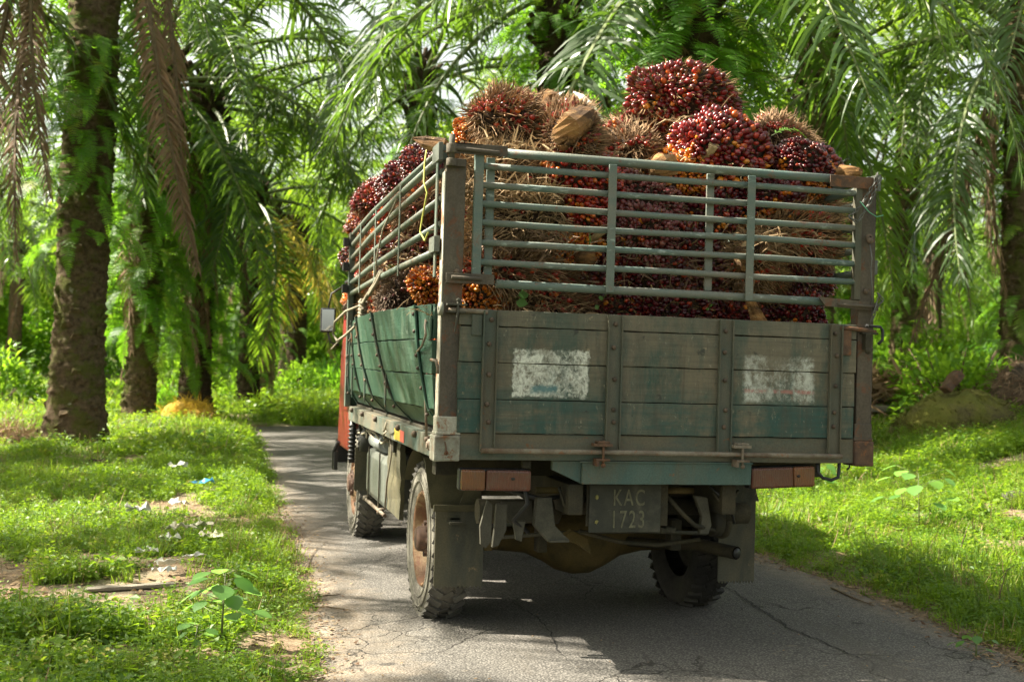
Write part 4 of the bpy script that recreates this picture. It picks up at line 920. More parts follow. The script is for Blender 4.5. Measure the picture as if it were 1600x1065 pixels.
V_ = {
 'ripe_spiky': bunch_meshes('a', 1, 540, 1500, 'ripe', .25, .060, scol=(.20, .13, .06)),
 'hairy': bunch_meshes('b', 2, 420, 2600, 'red', .2, .085, scol=(.27, .17, .095), patch=.40),
 'hairy_straw': bunch_meshes('c', 3, 300, 2900, 'bright', .5, .10, scol=(.36, .25, .14), patch=.28),
 'red': bunch_meshes('d', 4, 560, 500, 'red', .15, .035, scol=BRN),
 'ripe_orange': bunch_meshes('e', 5, 640, 420, 'ripe', 1.0, .03, scol=(.28, .19, .07)),
 'dark_orange': bunch_meshes('f', 6, 620, 600, 'dark', .9, .035, scol=BRN),
 'dark': bunch_meshes('g', 7, 600, 700, 'dark', .25, .05, scol=(.20, .14, .06)),
 'dusty': bunch_meshes('h', 8, 560, 900, 'dusty', .1, .04, scol=(.17, .13, .08)),
 'bright_spiky': bunch_meshes('i', 9, 420, 2300, 'bright', .25, .095, scol=(.32, .20, .10), patch=.40),
 'orange': bunch_meshes('j', 10, 520, 260, 'orange', 1.0, .04, scol=(.30, .16, .05)),
 'mulch': bunch_meshes('k', 11, 60, 3200, 'dusty', .1, .045, scol=(.17, .12, .085), patch=.3),
}
GRP = 'oil palm fruit bunches heaped on the lorry'
def bunch(kind, loc, sc=1.0, rot=None, label='', stalk=None):
    e = empty('fruit_bunch', loc, 0, label, 'fruit bunch', GRP)
    e.rotation_euler = rot if rot is not None else (RNG.uniform(-.6, .6), RNG.uniform(-.5, .5), RNG.uniform(0, 6.28))
    e.scale = (sc*RNG.uniform(1.0, 1.22), sc*RNG.uniform(.92, 1.1), sc*RNG.uniform(.86, 1.02))
    cm, fm, sm_ = V_[kind]; inst('core', cm, parent=e)
    inst('fruits', fm, parent=e)['kind'] = 'stuff'; inst('spikelets', sm_, parent=e)['kind'] = 'stuff'
    if stalk: inst('stalk', STALKS[stalk], parent=e)
    return e
Z0 = 0.0
rear = [
 # px, py, Y, kind, scale, rot, stalk, label
 (1068, 158, .70, 'ripe_spiky', 1.03, (.2, .05, .15), None, 'dark red spiny fruit bunch sitting highest of all on top of the load'),
 (812, 196, .55, 'hairy', .95, (.3, .1, .3), None, 'brown bristly fruit bunch on the top left of the load, beside the upright cut stalk'),
 (885, 218, .34, 'hairy', .80, (1.35, .1, -1.35), None, 'bristly bunch whose pale cut stalk end faces the camera above the rack'),
 (905, 275, .34, 'red', .90, (.1, .15, .25), None, 'glossy red bunch just below the bunch with the cut stalk facing out'),
 (985, 247, .62, 'hairy', .85, (.5, .2, 1.2), None, 'dark bristly bunch in the hollow left of the highest bunch'),
 (1020, 225, .85, 'hairy', .9, (.2, .5, .4), None, 'bristly brown bunch under the left end of the highest bunch'),
 (1122, 240, .42, 'ripe_orange', 1.04, (.05, .10, .1), None, 'big maroon bunch with orange fruit on its left end, resting on the rack top'),
 (1252, 262, .45, 'dark_orange', .88, (.1, .22, .12), None, 'dark purple bunch with yellow fruit underneath at the right end of the load'),
 (1222, 228, .82, 'hairy', .85, (.4, .3, .6), None, 'brown bristly bunch behind the purple bunch at the right end'),
 (750, 224, .85, 'orange', .72, (.4, .3, .6), None, 'small orange and red bunch behind the top left corner post'),
 (800, 288, .42, 'hairy_straw', .92, (.2, .1, .4), None, 'straw coloured shredded bunch behind the upper left of the rear rack'),
 (806, 352, .36, 'hairy_straw', .95, (.1, .5, 2.9), None, 'second straw coloured bunch down behind the left of the rear rack'),
 (800, 425, .36, 'hairy', .95, (.1, -.1, .3), None, 'matted brown bunch behind the lower left of the rear rack'),
 (905, 335, .38, 'red', .88, (.4, .2, 1.0), None, 'deep red bunch behind the fourth rail, right of the straw coloured bunches'),
 (885, 392, .34, 'orange', .62, (.3, .3, 2.2), 'thin', 'small yellow fruited bunch with a pale stalk behind the rack middle left'),
 (998, 315, .42, 'dusty', .92, (.3, .2, .2), None, 'dusty pink bunch behind the rack, just right of the middle upright'),
 (1000, 372, .36, 'dusty', .95, (1.0, .2, 1.5), None, 'dull maroon bunch below the dusty pink one behind the middle upright'),
 (1062, 275, .45, 'orange', .78, (.2, .4, 2.0), 'thin', 'orange bunch with a papery pale stalk below the big maroon bunch'),
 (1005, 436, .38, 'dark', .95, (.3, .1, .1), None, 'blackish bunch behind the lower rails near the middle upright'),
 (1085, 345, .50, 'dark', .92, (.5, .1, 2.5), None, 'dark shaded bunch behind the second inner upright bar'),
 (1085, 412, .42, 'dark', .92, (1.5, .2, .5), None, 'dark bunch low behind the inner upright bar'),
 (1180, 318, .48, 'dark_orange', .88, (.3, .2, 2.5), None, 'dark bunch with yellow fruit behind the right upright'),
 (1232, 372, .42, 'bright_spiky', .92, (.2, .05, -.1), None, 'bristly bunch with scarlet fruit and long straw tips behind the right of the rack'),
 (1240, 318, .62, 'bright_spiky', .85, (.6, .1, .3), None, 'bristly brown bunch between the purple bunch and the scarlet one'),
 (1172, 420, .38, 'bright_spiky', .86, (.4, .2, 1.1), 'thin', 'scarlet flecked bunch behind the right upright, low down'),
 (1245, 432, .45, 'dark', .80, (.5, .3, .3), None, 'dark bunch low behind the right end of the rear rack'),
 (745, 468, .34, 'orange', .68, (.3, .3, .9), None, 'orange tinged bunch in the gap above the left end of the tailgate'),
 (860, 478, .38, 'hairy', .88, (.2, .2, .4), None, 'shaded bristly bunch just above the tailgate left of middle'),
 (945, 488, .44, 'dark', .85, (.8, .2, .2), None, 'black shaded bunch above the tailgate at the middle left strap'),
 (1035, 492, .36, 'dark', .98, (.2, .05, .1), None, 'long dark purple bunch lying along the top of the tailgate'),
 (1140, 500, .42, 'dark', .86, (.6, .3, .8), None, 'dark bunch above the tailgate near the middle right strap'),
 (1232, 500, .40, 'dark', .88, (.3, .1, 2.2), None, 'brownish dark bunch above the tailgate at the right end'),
]
for px, py, Y, kind, sc, rot, st, lab in rear:
    bunch(kind, at_y(px, py, Y), sc, rot, lab, st)
left = [
 (665, 262, -.80, 'dark', .80, 'dark bunch leaning on the left rack beside the corner post'),
 (632, 292, -.86, 'dark', .85, 'purple bunch on the left rack top, second from the corner post'),
 (604, 316, -.86, 'ripe_spiky', .85, 'reddish spiny bunch bulging over the left rack, third from the corner post'),
 (582, 352, -.86, 'ripe_spiky', .80, 'reddish bunch at the front end of the left rack top'),
 (662, 325, -.84, 'hairy', .80, 'bristly bunch behind the yellow strap on the left rack'),
 (628, 362, -.84, 'red', .85, 'bright red bunch in the middle of the left rack'),
 (595, 395, -.84, 'bright_spiky', .82, 'bristly red bunch low at the front of the left rack'),
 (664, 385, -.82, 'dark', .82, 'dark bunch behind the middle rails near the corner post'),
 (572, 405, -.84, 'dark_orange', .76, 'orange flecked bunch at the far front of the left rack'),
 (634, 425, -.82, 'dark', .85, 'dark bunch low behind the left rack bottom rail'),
 (600, 448, -.86, 'bright_spiky', .78, 'bristly bunch beside the tied rope on the left side'),
 (676, 452, -.90, 'orange', .72, 'sunlit orange bunch above the green side next to the corner post'),
 (638, 468, -.92, 'mulch', .85, 'dry grey brown stripped bunch above the green side'),
 (602, 488, -.94, 'bright_spiky', .66, 'pinkish red bunch peeping over the green side board'),
 (570, 480, -.94, 'mulch', .72, 'dry brown stripped bunch under the rope loop'),
 (556, 470, -.90, 'orange', .62, 'small orange bunch at the front end of the green side'),
]
for px, py, X, kind, sc, lab in left: bunch(kind, at_x(px, py, X), sc, None, lab)
for px, py, X, kd, sc, lab in ((648, 300, -.70, 'ripe_orange', .85, 'red and orange bunch deeper in, behind the upper left rails'), (618, 335, -.72, 'red', .85, 'red bunch deeper in, behind the middle of the left rack'), (646, 352, -.78, 'bright_spiky', .8, 'bristly scarlet bunch behind the left rack, nearest the corner post but one'), (612, 378, -.76, 'orange', .72, 'orange bunch half hidden in the middle of the left rack'),
                               (582, 385, -.76, 'red', .78, 'red bunch towards the front of the left rack'), (655, 415, -.76, 'ripe_orange', .75, 'red and yellow bunch low behind the left rack near the corner post'), (615, 430, -.8, 'hairy', .75, 'bristly brown bunch low in the middle of the left rack'), (585, 445, -.84, 'red', .66, 'small red bunch above the rope loop')):
    bunch(kd, at_x(px, py, X), sc, None, lab)
# extra bunches on and inside the heap, added to block light through its gaps
k = 0
for y in (1.0, 1.5, 2.0, 2.5, 3.0):
    for x, z in ((-.45, 2.28), (.05, 2.34), (.5, 2.26), (-.55, 1.85), (0, 1.9), (.55, 1.8), (-.5, 1.4), (.05, 1.42), (.6, 1.4)):
        k += 1; kd = ('ripe_spiky', 'dark', 'hairy', 'dark_orange', 'red')[k % 5]
        bunch(kd, (x+RNG.uniform(-.06, .06), y+RNG.uniform(-.1, .1), z - .04*(y-1)+RNG.uniform(-.03, .03)), .95, None, 'filler fruit bunch added inside the heap of the load behind the outer ones')
# loose cut stalks (frond butts)
def butt(pts, rads, label, flat=.45):
    m = MB(); n = 12; P = []; pts = [Vector(p) for p in pts]
    for i, (p, r) in enumerate(zip(pts, rads)):
        t_ = (pts[min(i+1, len(pts)-1)]-pts[max(i-1, 0)]).normalized(); a = t_.cross(Vector((0, 0, 1))).normalized(); b = a.cross(t_)
        for j in range(n): g_ = 2*math.pi*j/n; k_ = RNG.uniform(.82, 1.18); P.append(p + a*math.cos(g_)*r*flat*k_ + b*math.sin(g_)*r*k_ + Vector((RNG.uniform(-.004, .004), 0, RNG.uniform(-.004, .004))))
    m.add(P, [(i*n+j, i*n+(j+1) % n, (i+1)*n+(j+1) % n, (i+1)*n+j) for i in range(len(pts)-1) for j in range(n)] + [tuple(reversed(range(n))), tuple(range((len(pts)-1)*n, len(pts)*n))], False)
    o = m.build('cut_stalk', M['stalk']); tag(o, label, 'stalk', 'cut stalks on the load'); return o
a = at_y(645, 216, .35); b = at_y(690, 228, .30); c = at_y(725, 262, .40)
butt([a, a.lerp(b, .4), b, b.lerp(c, .6), c], [.004, .030, .045, .045, .04], 'pointed orange brown stalk sticking out left over the corner post', .6)
a = at_y(855, 140, .44); b = at_y(866, 172, .42); butt([a, a.lerp(b, .35), b, b+Vector((0, .05, -.08))], [.006, .045, .075, .06], 'upright brown cut stalk on the top left bunch', .35)
# the big slanting cut face on the bristly bunch
a = at_y(928, 174, .20); b = at_y(876, 212, .06); c = at_y(885, 226, .25)
butt([a, a.lerp(b, .3), a.lerp(b, .75), b, c], [.020, .062, .072, .050, .045], 'broad pale orange cut stalk facing the camera at the top of the load', .8)
a = at_y(1162, 385, .16); b = at_y(1165, 420, .18); butt([a, a.lerp(b, .5), b], [.035, .05, .04], 'pale round cut stalk end behind the right upright', 1)
a = at_y(1168, 462, .14); b = at_y(1188, 505, .10); butt([a, a.lerp(b, .5), b, b+Vector((.01, 0, -.04))], [.022, .03, .038, .03], 'orange brown stalk poking down behind the top of the tailgate', .8)
a = at_y(1345, 268, .2); b = at_y(1312, 272, .3); butt([a, a.lerp(b, .5), b], [.02, .04, .045], 'pale cut stalk at the right end of the rack top', .9)
a = at_y(1018, 262, .22); b = at_y(1050, 258, .28); butt([a, a.lerp(b, .4), b], [.03, .06, .05], 'crumpled pale stalk sheath under the big maroon bunch', .9)
a = at_y(925, 405, .15); b = at_y(905, 400, .25); butt([a, a.lerp(b, .4), b], [.025, .04, .035], 'yellow green stalk stump behind the rack left of the middle upright', .9)
# straw and strips of husk lying over the left bunches
def straw(name, c, ext, n, ln, seed, mat, w=.004, label=None, cat=None, normal=None, kind=None):
    g_ = np.random.default_rng(seed); V = []; F = []
    for i in range(n):
        p = np.array(c) + g_.normal(0, 1, 3)*np.array(ext); d = g_.normal(0, 1, 3)*np.array([1, .35, .45]); d /= np.linalg.norm(d); L = ln*g_.uniform(.4, 1.3)
        s_ = np.cross(d, g_.normal(0, 1, 3)); s_ /= np.linalg.norm(s_); ww = w*g_.uniform(.5, 1.6); b_ = g_.normal(0, .2, 3)*L
        k0 = len(V); V += [p-s_*ww, p+s_*ww, p+d*L*.5+b_*.5-s_*ww, p+d*L*.5+b_*.5+s_*ww, p+d*L+b_*.2-[0, 0, L*.2]]
        F += [(k0, k0+1, k0+3, k0+2), (k0+2, k0+3, k0+4, k0+4)]
    F3 = []
    for f in F: F3 += [(f[0], f[1], f[2])] + ([(f[0], f[2], f[3])] if f[3] != f[2] else [])
    o = inst(name, np_mesh(name, V, F3, mat)); 
    if label: tag(o, label, cat)
    if kind: o['kind'] = kind
    return o
straw('straw', at_y(800, 300, .22), (.13, .05, .03), 420, .10, 1, M['straw'], .0035, kind='stuff')
straw('straw', at_y(830, 385, .18), (.15, .04, .05), 300, .12, 2, M['frond_dead'], .003, kind='stuff')
straw('straw', at_y(1215, 375, .2), (.10, .05, .05), 200, .12, 3, M['straw'], .003, kind='stuff')
straw('straw', at_y(1080, 192, .55), (.12, .08, .012), 90, .14, 4, M['straw'], .003, kind='stuff')
straw('straw', at_y(830, 480, .2), (.12, .05, .03), 120, .12, 5, M['straw'], .0025, kind='stuff')
straw('straw', at_y(1000, 262, .5), (.35, .15, .03), 420, .09, 9, M['straw'], .0025, kind='stuff')
straw('straw', at_y(850, 240, .3), (.16, .08, .03), 260, .10, 10, M['straw'], .003, kind='stuff')
straw('straw', at_y(1100, 430, .22), (.30, .04, .06), 320, .10, 11, M['frond_dead'], .0025, kind='stuff')
straw('straw', at_y(950, 500, .12), (.5, .04, .012), 260, .09, 12, M['straw'], .0022, kind='stuff')
straw('straw', at_x(620, 400, -.98), (.03, .6, .10), 320, .09, 13, M['straw'], .0025, kind='stuff')
# ------------------------------------------------------------------ leaf geometry
def strips(P0, D, Nn, L, W, g, segs=3, droop=.5, taper=(.6, 1, .75, 0), grav=True):
    """ribbons: start P0, direction D, width dir from Nn x D. returns V,F(tri/quads->tri)"""
    n = len(P0); k = segs+1; V = np.zeros((n, k, 2, 3)); P = P0.copy(); d = D.copy()
    for s in range(k):
        wd = np.cross(d, Nn); wd /= np.linalg.norm(wd, axis=1, keepdims=True)+1e-9
        t_ = taper[min(s, len(taper)-1)] if segs == 3 else taper[s]
        ww = (W*max(t_, .06))[:, None]/2
        V[:, s, 0] = P-wd*ww; V[:, s, 1] = P+wd*ww
        P = P + d*(L/segs)[:, None]
        if grav: d = d + np.array([0, 0, -1.])*(droop if np.isscalar(droop) else droop[:, None]); d /= np.linalg.norm(d, axis=1, keepdims=True)
    F = []
    for s in range(segs): F.append((2*s, 2*s+1, 2*s+3, 2*s+2))
    F = np.array(F)[None] + (np.arange(n)*2*k)[:, None, None]
    return V.reshape(-1, 3), F.reshape(-1, 4)

def frond_mesh(name, L, e0, droop, ll, n, seed, mat, rmat, dead=False, w=.05, ldroop=.35, pw=1.4, twist=0):
    g = np.random.default_rng(seed); kind_dense = n > 100; K = 26; s = np.linspace(0, 1, K)
    th = R(e0) - R(droop)*s**pw; dx = np.cos(th); dz = np.sin(th); ds = L/(K-1)
    x = np.concatenate([[0], np.cumsum((dx[:-1]+dx[1:])/2*ds)]); z = np.concatenate([[0], np.cumsum((dz[:-1]+dz[1:])/2*ds)])
    y = twist*s**2*L*.15
    r = .045*(1-s)**.8+.006
    m = MB(); m.tube([(x[i], y[i], z[i]) for i in range(0, K, 2)] + [(x[-1], y[-1], z[-1])], [max(.006, r[i]) for i in range(0, K, 2)] + [.005], 5)
    rv = np.array(m.v); rf = [f for f in m.f if len(f) == 4]
    ls = np.repeat(np.linspace(.17, .995, n), 2) + g.normal(0, .003, 2*n); ls = np.clip(ls, 0.1, 1); side = np.tile([1, -1], n)
    px = np.interp(ls, s, x); pz = np.interp(ls, s, z); py = np.interp(ls, s, y); t_ = np.interp(ls, s, th)
    T = np.stack([np.cos(t_), 0*t_, np.sin(t_)], 1); Nn = np.stack([-np.sin(t_), 0*t_, np.cos(t_)], 1); Sd = np.stack([0*t_, side.astype(float), 0*t_], 1)
    prof = np.interp(ls, [0, .17, .3, .55, .8, .95, 1.0], [.3, .35, .75, 1.0, .85, .5, .35])
    lift = g.normal(.10, .45, 2*n) if not dead else g.normal(-.1, .3, 2*n)
    fwd = np.interp(ls, [0.17, .6, 1], [.35, .55, 1.3]) + g.normal(0, .2, 2*n)
    if dead: fwd = fwd+(.25 if kind_dense else .7)
    D = Sd*1.0 + T*fwd[:, None] + Nn*lift[:, None]; D /= np.linalg.norm(D, axis=1, keepdims=True)
    LL = ll*prof*g.uniform(.72, 1.12, 2*n)*np.where(g.random(2*n) < .07, .35, 1); W = w*g.uniform(.7, 1.15, 2*n)*np.interp(ls, [.1, .5, 1], [.8, 1, .5])
    nn = Nn + g.normal(0, .35, Nn.shape)
    V, F = strips(np.stack([px, py, pz], 1), D, nn, LL, W, g, 4, ldroop*g.uniform(.5, 1.5, 2*n), (.5, 1, .9, .6, .0))
    V = np.concatenate([V, rv]); F = np.concatenate([F, np.array(rf)+len(V)-len(rv)]); mi = np.concatenate([np.zeros(len(F)-len(rf)), np.ones(len(rf))])
    return np_mesh(name, V, F, [mat, rmat], False, None, mi)
FR = {}
def fr(kind, v, leaf='frond'):
    key = (kind, v, leaf)
    if key in FR: return FR[key]
    sd_ = hash((ord(kind[0]), len(kind), v)) % 1000
    par = dict(up=(5.2, 78, 45, .80, 1.6), mid=(6.0, 58, 88, .90, 1.4), low=(6.2, 32, 100, .95, 1.3), flat=(6.0, 12, 95, .95, 1.2), hang=(5.2, -25, 62, .90, .8), drop=(4.8, -62, 27, .80, .6), vert=(5.4, -74, 16, .62, .5))[kind]
    L, e0, dr, ll, pw = par; g = random.Random(sd_)
    dead = leaf == 'frond_dead'
    FR[key] = frond_mesh('frond_'+kind, L*g.uniform(.92, 1.05), e0+g.uniform(-6, 6), dr*g.uniform(.9, 1.12), ll*(.75 if dead else 1), 150 if kind == 'vert' else 84, sd_, M[leaf], M['rachis_dead' if dead else 'rachis'], dead, (.036 if kind == 'vert' else .030) if dead else .060, (.38 if kind == 'vert' else .45) if dead else .30, pw, g.uniform(-1, 1))
    return FR[key]

def pinnate_mesh(name, L, pl_, n, w, mat, seed, arch=90, e0=50, wav=.0):
    """fern frond: blade of flat pinnae on a thin arching stalk"""
    g = np.random.default_rng(seed); K = 10; s = np.linspace(0, 1, K); th = R(e0)-R(arch)*s**1.2
    x = np.concatenate([[0], np.cumsum(np.cos(th[:-1])*L/(K-1))]); z = np.concatenate([[0], np.cumsum(np.sin(th[:-1])*L/(K-1))])
    ls = np.repeat(np.linspace(.12, .99, n), 2); side = np.tile([1, -1], n); t_ = np.interp(ls, s, th)
    P0 = np.stack([np.interp(ls, s, x), 0*ls, np.interp(ls, s, z)], 1)
    T = np.stack([np.cos(t_), 0*t_, np.sin(t_)], 1); Nn = np.stack([-np.sin(t_), 0*t_, np.cos(t_)], 1); Sd = np.stack([0*t_, side.astype(float), 0*t_], 1)
    D = Sd + T*.30 + Nn*g.normal(0, .12, 2*n)[:, None]; D /= np.linalg.norm(D, axis=1, keepdims=True)
    LL = pl_*np.interp(ls, [0, .15, .35, .7, 1], [.4, .7, 1, .8, .15])*g.uniform(.85, 1.1, 2*n)
    V, F = strips(P0, D, Nn, LL, np.full(2*n, w), g, 2, .15, (.9, .85, .1))
    m = MB(); m.tube([(x[i], 0, z[i]) for i in range(0, K, 3)], .004, 3); rf = [f for f in m.f if len(f) == 4]; rv = np.array(m.v)
    V = np.concatenate([V, rv]); F = np.concatenate([F, np.array(rf)+len(V)-len(rv)]); mi = np.concatenate([np.zeros(len(F)-len(rf)), np.ones(len(rf))])
    return np_mesh(name, V, F, [mat, M['stem']], False, None, mi)
FERN = [pinnate_mesh('fern_frond', .85, .13, 24, .020, M['fern'], 3, 130, 40), pinnate_mesh('fern_frond', 1.0, .14, 28, .020, M['fern'], 4, 100, 10), pinnate_mesh('fern_frond', .95, .17, 24, .024, M['fern'], 5, 70, -10), pinnate_mesh('fern_frond', .7, .17, 17, .028, M['fern'], 6, 110, 45)]

# ------------------------------------------------------------------ trunks
def barkmat(name, a, b, moss, mamt):
    t = NT(name); v = t.coord('Object'); n1 = t.noise(v, 3, 6, .7); n2 = t.noise(v, 14, 5, .7)
    c = t.mix(t.ramp(n2, .35, .68), a, b); c = t.mix(t.ramp(n1, .62-mamt*.3, .72-mamt*.3, 0, .85), c, moss)
    c = t.mix(t.ramp(t.noise(v, 7, 3, .5), .70, .73, 0, .7), c, (.30, .30, .24))
    c = t.mix(t.ramp(t.noise(t.coord('Object', (1, 1, 5)), 6, 4, .7), .55, .7, 0, .7), c, (.028, .020, .013))
    t.set(t.b.inputs['Base Color'], c); t.b.inputs['Roughness'].default_value = .95; t.b.inputs['Specular IOR Level'].default_value = .1
    t.set(t.b.inputs['Normal'], t.bump(t.math('ADD', n2, n1), 1, .03)); return t.mat
M['bark'] = barkmat('palm_bark', (.055, .040, .024), (.165, .120, .075), (.085, .095, .022), .45)
M['bark_dark'] = barkmat('dark_palm_bark', (.032, .022, .015), (.080, .056, .036), (.055, .075, .02), .25)
def trunk_mesh(H, r0, seed, flare=.5, lean=(0, 0), rings=.13, mat='bark', rough=.75, stubs=True):
    """stacked leaf-base scars: each ring juts out below and steps in above"""
    nh = int(H/.045); na = 34; V = []
    ys, as_ = np.meshgrid(np.linspace(0, 1, nh+1), np.arange(na)/na*2*np.pi, indexing='ij'); zz = ys*H
    r = r0*(1 + flare*np.exp(-zz/.35) - .12*ys)
    helix = zz/rings + as_/(2*np.pi)*3 + 1.3*vnoise(np.cos(as_)*1.5+3, zz*1.6+np.sin(as_), 1.0, seed); fz = helix - np.floor(helix)
    r = r + rough*.075*(1-fz)**1.3*(.1+1.2*vnoise(np.cos(as_)*2.5+5+np.sin(as_)*1.3, np.floor(helix)*1.7, 1.0, seed+1)) + rough*.06*(vnoise(np.cos(as_)*2+5, np.sin(as_)*2+zz*3, 2.2, seed+2)-.5) + .05*(vnoise(np.cos(as_)+3, zz*.7, 1., seed+4)-.5)
    lx = lean[0]*(ys**1.3)*H; ly = lean[1]*(ys**1.3)*H
    V = np.stack([(r*np.cos(as_)+lx).ravel(), (r*np.sin(as_)+ly).ravel(), (zz-.12).ravel()], 1)
    i, j = np.meshgrid(np.arange(nh), np.arange(na), indexing='ij'); a = (i*na+j).ravel(); b = (i*na+(j+1) % na).ravel()
    F = np.stack([a, b, b+na, a+na], 1)
    return np_mesh('trunk', V, F, M[mat], True)
def boots_mesh(H, r0, seed, z0=-1.3, n=46):
    """old leaf bases round the top of the trunk"""
    m = MB(); g = random.Random(seed)
    for k in range(n):
        a = k*2.39996; z = H + z0 + (abs(z0)+.25)*k/n; L = g.uniform(.22, .42); e = R(g.uniform(35, 65))
        c, s_ = math.cos(a), math.sin(a); b0 = Vector((c*r0*.8, s_*r0*.8, z)); d = Vector((c*math.cos(e), s_*math.cos(e), math.sin(e)))
        m.tube([b0, b0+d*L*.5, b0+d*L], [.085, .062, .045], 5, smooth=False)
    return m.mesh('leaf_bases', M['bark_dark'])
def scars_mesh(H, r0, seed, lean, flare=.5):
    """wedge shaped remains of cut leaf bases in a rising spiral"""
    g = random.Random(seed); m = MB(); n = int(H*34)
    for k in range(n):
        z = .05 + (H-.9)*k/n + g.uniform(-.03, .03); a = k*2.39996 + g.uniform(-.15, .15); s_ = z/H
        if g.random() < .30: continue
        r = r0*(1 + flare*math.exp(-z/.35) - .12*s_)*.97; ox, oy = lean[0]*s_**1.3*H, lean[1]*s_**1.3*H
        w_, h_, d_ = g.uniform(.05, .11), g.uniform(.05, .10), g.uniform(.03, .075)
        c = Vector((math.cos(a), math.sin(a), 0)); t_ = Vector((-c.y, c.x, 0)); b0 = c*r + Vector((ox, oy, z)); u = Vector((0, 0, 1)); tl = g.uniform(-.03, .03)
        V = [b0-t_*w_-u*h_*.6, b0+t_*w_-u*(h_*.6+tl), b0+t_*w_*.8+u*h_, b0-t_*w_*.8+u*h_, b0+c*d_-t_*w_*.55+u*(h_*.45+tl), b0+c*d_+t_*w_*.55+u*h_*.45, b0+c*d_*.75+t_*w_*.5+u*h_*.8, b0+c*d_*.75-t_*w_*.5+u*h_*.8]
        m.add(V, [(0, 1, 5, 4), (4, 5, 6, 7), (1, 2, 6, 5), (3, 0, 4, 7), (2, 3, 7, 6)])
    return m
TRK = {}
def palm(x, y, H, r, seed, label, n=30, leaf='frond', ferns=0, fz=(1.0, 5.5), fscale=1.0, lean=(0, 0), mat='bark', skip=(), dead=3, yellow=0, sub=True, frot=None, group='oil palms of the plantation', classes=None, far=False, fdir=None):
    g = random.Random(seed); z0 = zat(x, y)
    e = empty('oil_palm', (x, y, z0), 0, label, 'palm tree', group)
    key = (round(H, 1), round(r, 2), mat, far) if far else seed
    if key not in TRK: TRK[key] = (trunk_mesh(H, r, seed, mat=mat, lean=lean), boots_mesh(H, r, seed))
    tm, bm_ = TRK[key]; inst('trunk', tm, parent=e); cx, cy = lean[0]*H, lean[1]*H
    b = inst('leaf_bases', bm_, (cx, cy, 0), parent=e); b['kind'] = 'stuff'
    if not far and label.find('outside') < 0: scars_mesh(H, r, seed, lean).build('leaf_scars', M[mat], e, stuff=True)
    cl = classes or ['up']*4 + ['mid']*8 + ['low']*8 + ['flat']*7 + ['hang']*4
    a0 = g.uniform(0, 6.28)
    for k in range(n):
        kind = cl[int(k*len(cl)/n)]; a = a0 + k*2.39996 + g.uniform(-.12, .12)
        az = math.degrees(a) % 360
        if any(lo <= az <= hi for lo, hi in skip) and kind in ('mid', 'low', 'flat', 'hang'): continue
        inst('frond', fr(kind, g.randrange(3), leaf), (cx+.12*math.cos(a), cy+.12*math.sin(a), H-.15-.30*k/n), (g.uniform(-.15, .15), g.uniform(-.08, .08), a), g.uniform(.9, 1.08), e)
    for k in range(dead):
        a = g.uniform(0, 6.28); o = inst('frond', fr(g.choice(('drop', 'vert')), g.randrange(2), 'frond_dead'), (cx+r*.8*math.cos(a), cy+r*.8*math.sin(a), H-.6), (g.uniform(-.1, .1), g.uniform(-.1, .1), a), g.uniform(.8, 1.05), e); o['label'] = 'dead brown frond hanging down'
    for k in range(yellow):
        a = frot[k] if frot else g.uniform(0, 6.28); o = inst('frond', fr('hang', 0, 'frond_yellow'), (cx, cy, H-.5), (0, 0, a), .8, e); o['label'] = 'yellowing frond'
    for k in range(ferns):
        t_ = g.random(); z = fz[0] + (fz[1]-fz[0])*t_; a = g.uniform(0, 6.28) if fdir is None else fdir + g.gauss(0, 1.1)
        inst('fern', FERN[g.choice((0, 1, 1, 2, 3))], (lean[0]*z+r*.95*math.cos(a), lean[1]*z+r*.95*math.sin(a), z), (g.uniform(-.3, .3), g.uniform(-.2, .45), a), g.uniform(.6, 1.15)*fscale, e)
    return e

# hero palms: positions read off the picture, one by one
p = on_ground(112, 696); palm(p.x, p.y+.35, 8.2, .36, 21, 'thick bare palm trunk with moss and fern tufts at the left edge', n=22, ferns=120, fz=(2.9, 6.2), fscale=1.05, lean=(.010, 0), dead=0, skip=((200, 340),), fdir=-1.6)
E1 = bpy.context.scene.objects['oil_palm']
for k_, (a_, s_, dx_, dy_, z_) in enumerate(((-1.2, 1.0, .62, -.5, 7.9), (-.7, .95, .75, -.2, 8.2), (3.9, .95, -.42, -.6, 7.6), (4.2, 1.05, -.85, -.4, 7.2), (4.4, .9, -.62, -.5, 8.2))):
    o = inst('frond', fr('vert', k_ % 2, 'frond_dead'), (dx_, dy_, z_), (0, 0, a_), s_, E1); o['label'] = 'dead brown frond hanging down'
palm(-3.35, 18.7, 6.9, .27, 22, 'palm with a leaning pale trunk and ferns, second from the left edge', n=20, ferns=280, fz=(1.7, 6.4), fscale=1.35, lean=(.035, 0), dead=4, leaf='frond')
palm(-2.35, 20.8, 7.0, .30, 23, 'fern draped palm behind the ochre mound', n=20, ferns=299, fz=(1.0, 6.2), fscale=1.4, lean=(.01, 0), mat='bark_dark', dead=5, leaf='frond')
palm(-1.15, 24.5, 5.6, .24, 24, 'slim dark palm beside the bend of the road, with a yellow frond', n=17, ferns=110, fz=(.5, 4.8), leaf='frond_far', dead=2, yellow=3, frot=(.2, -.5, -1.0), mat='bark_dark')
palm(-7.6, 10.8, 6.9, .38, 26, 'palm left of the frame whose brown fronds hang into view', n=20, ferns=20, dead=5)
palm(3.2, 13.3, 7.7, .27, 27, 'dark trunk wrapped in ferns rising behind the top left of the load', n=20, ferns=230, fz=(4.2, 7.4), fscale=1.15, mat='bark_dark', leaf='frond', dead=2)
palm(3.75, 8.9, 7.0, .36, 28, 'big fern smothered trunk right behind the load', n=18, ferns=290, fz=(2.2, 6.6), fscale=1.5, mat='bark_dark', dead=2, skip=())

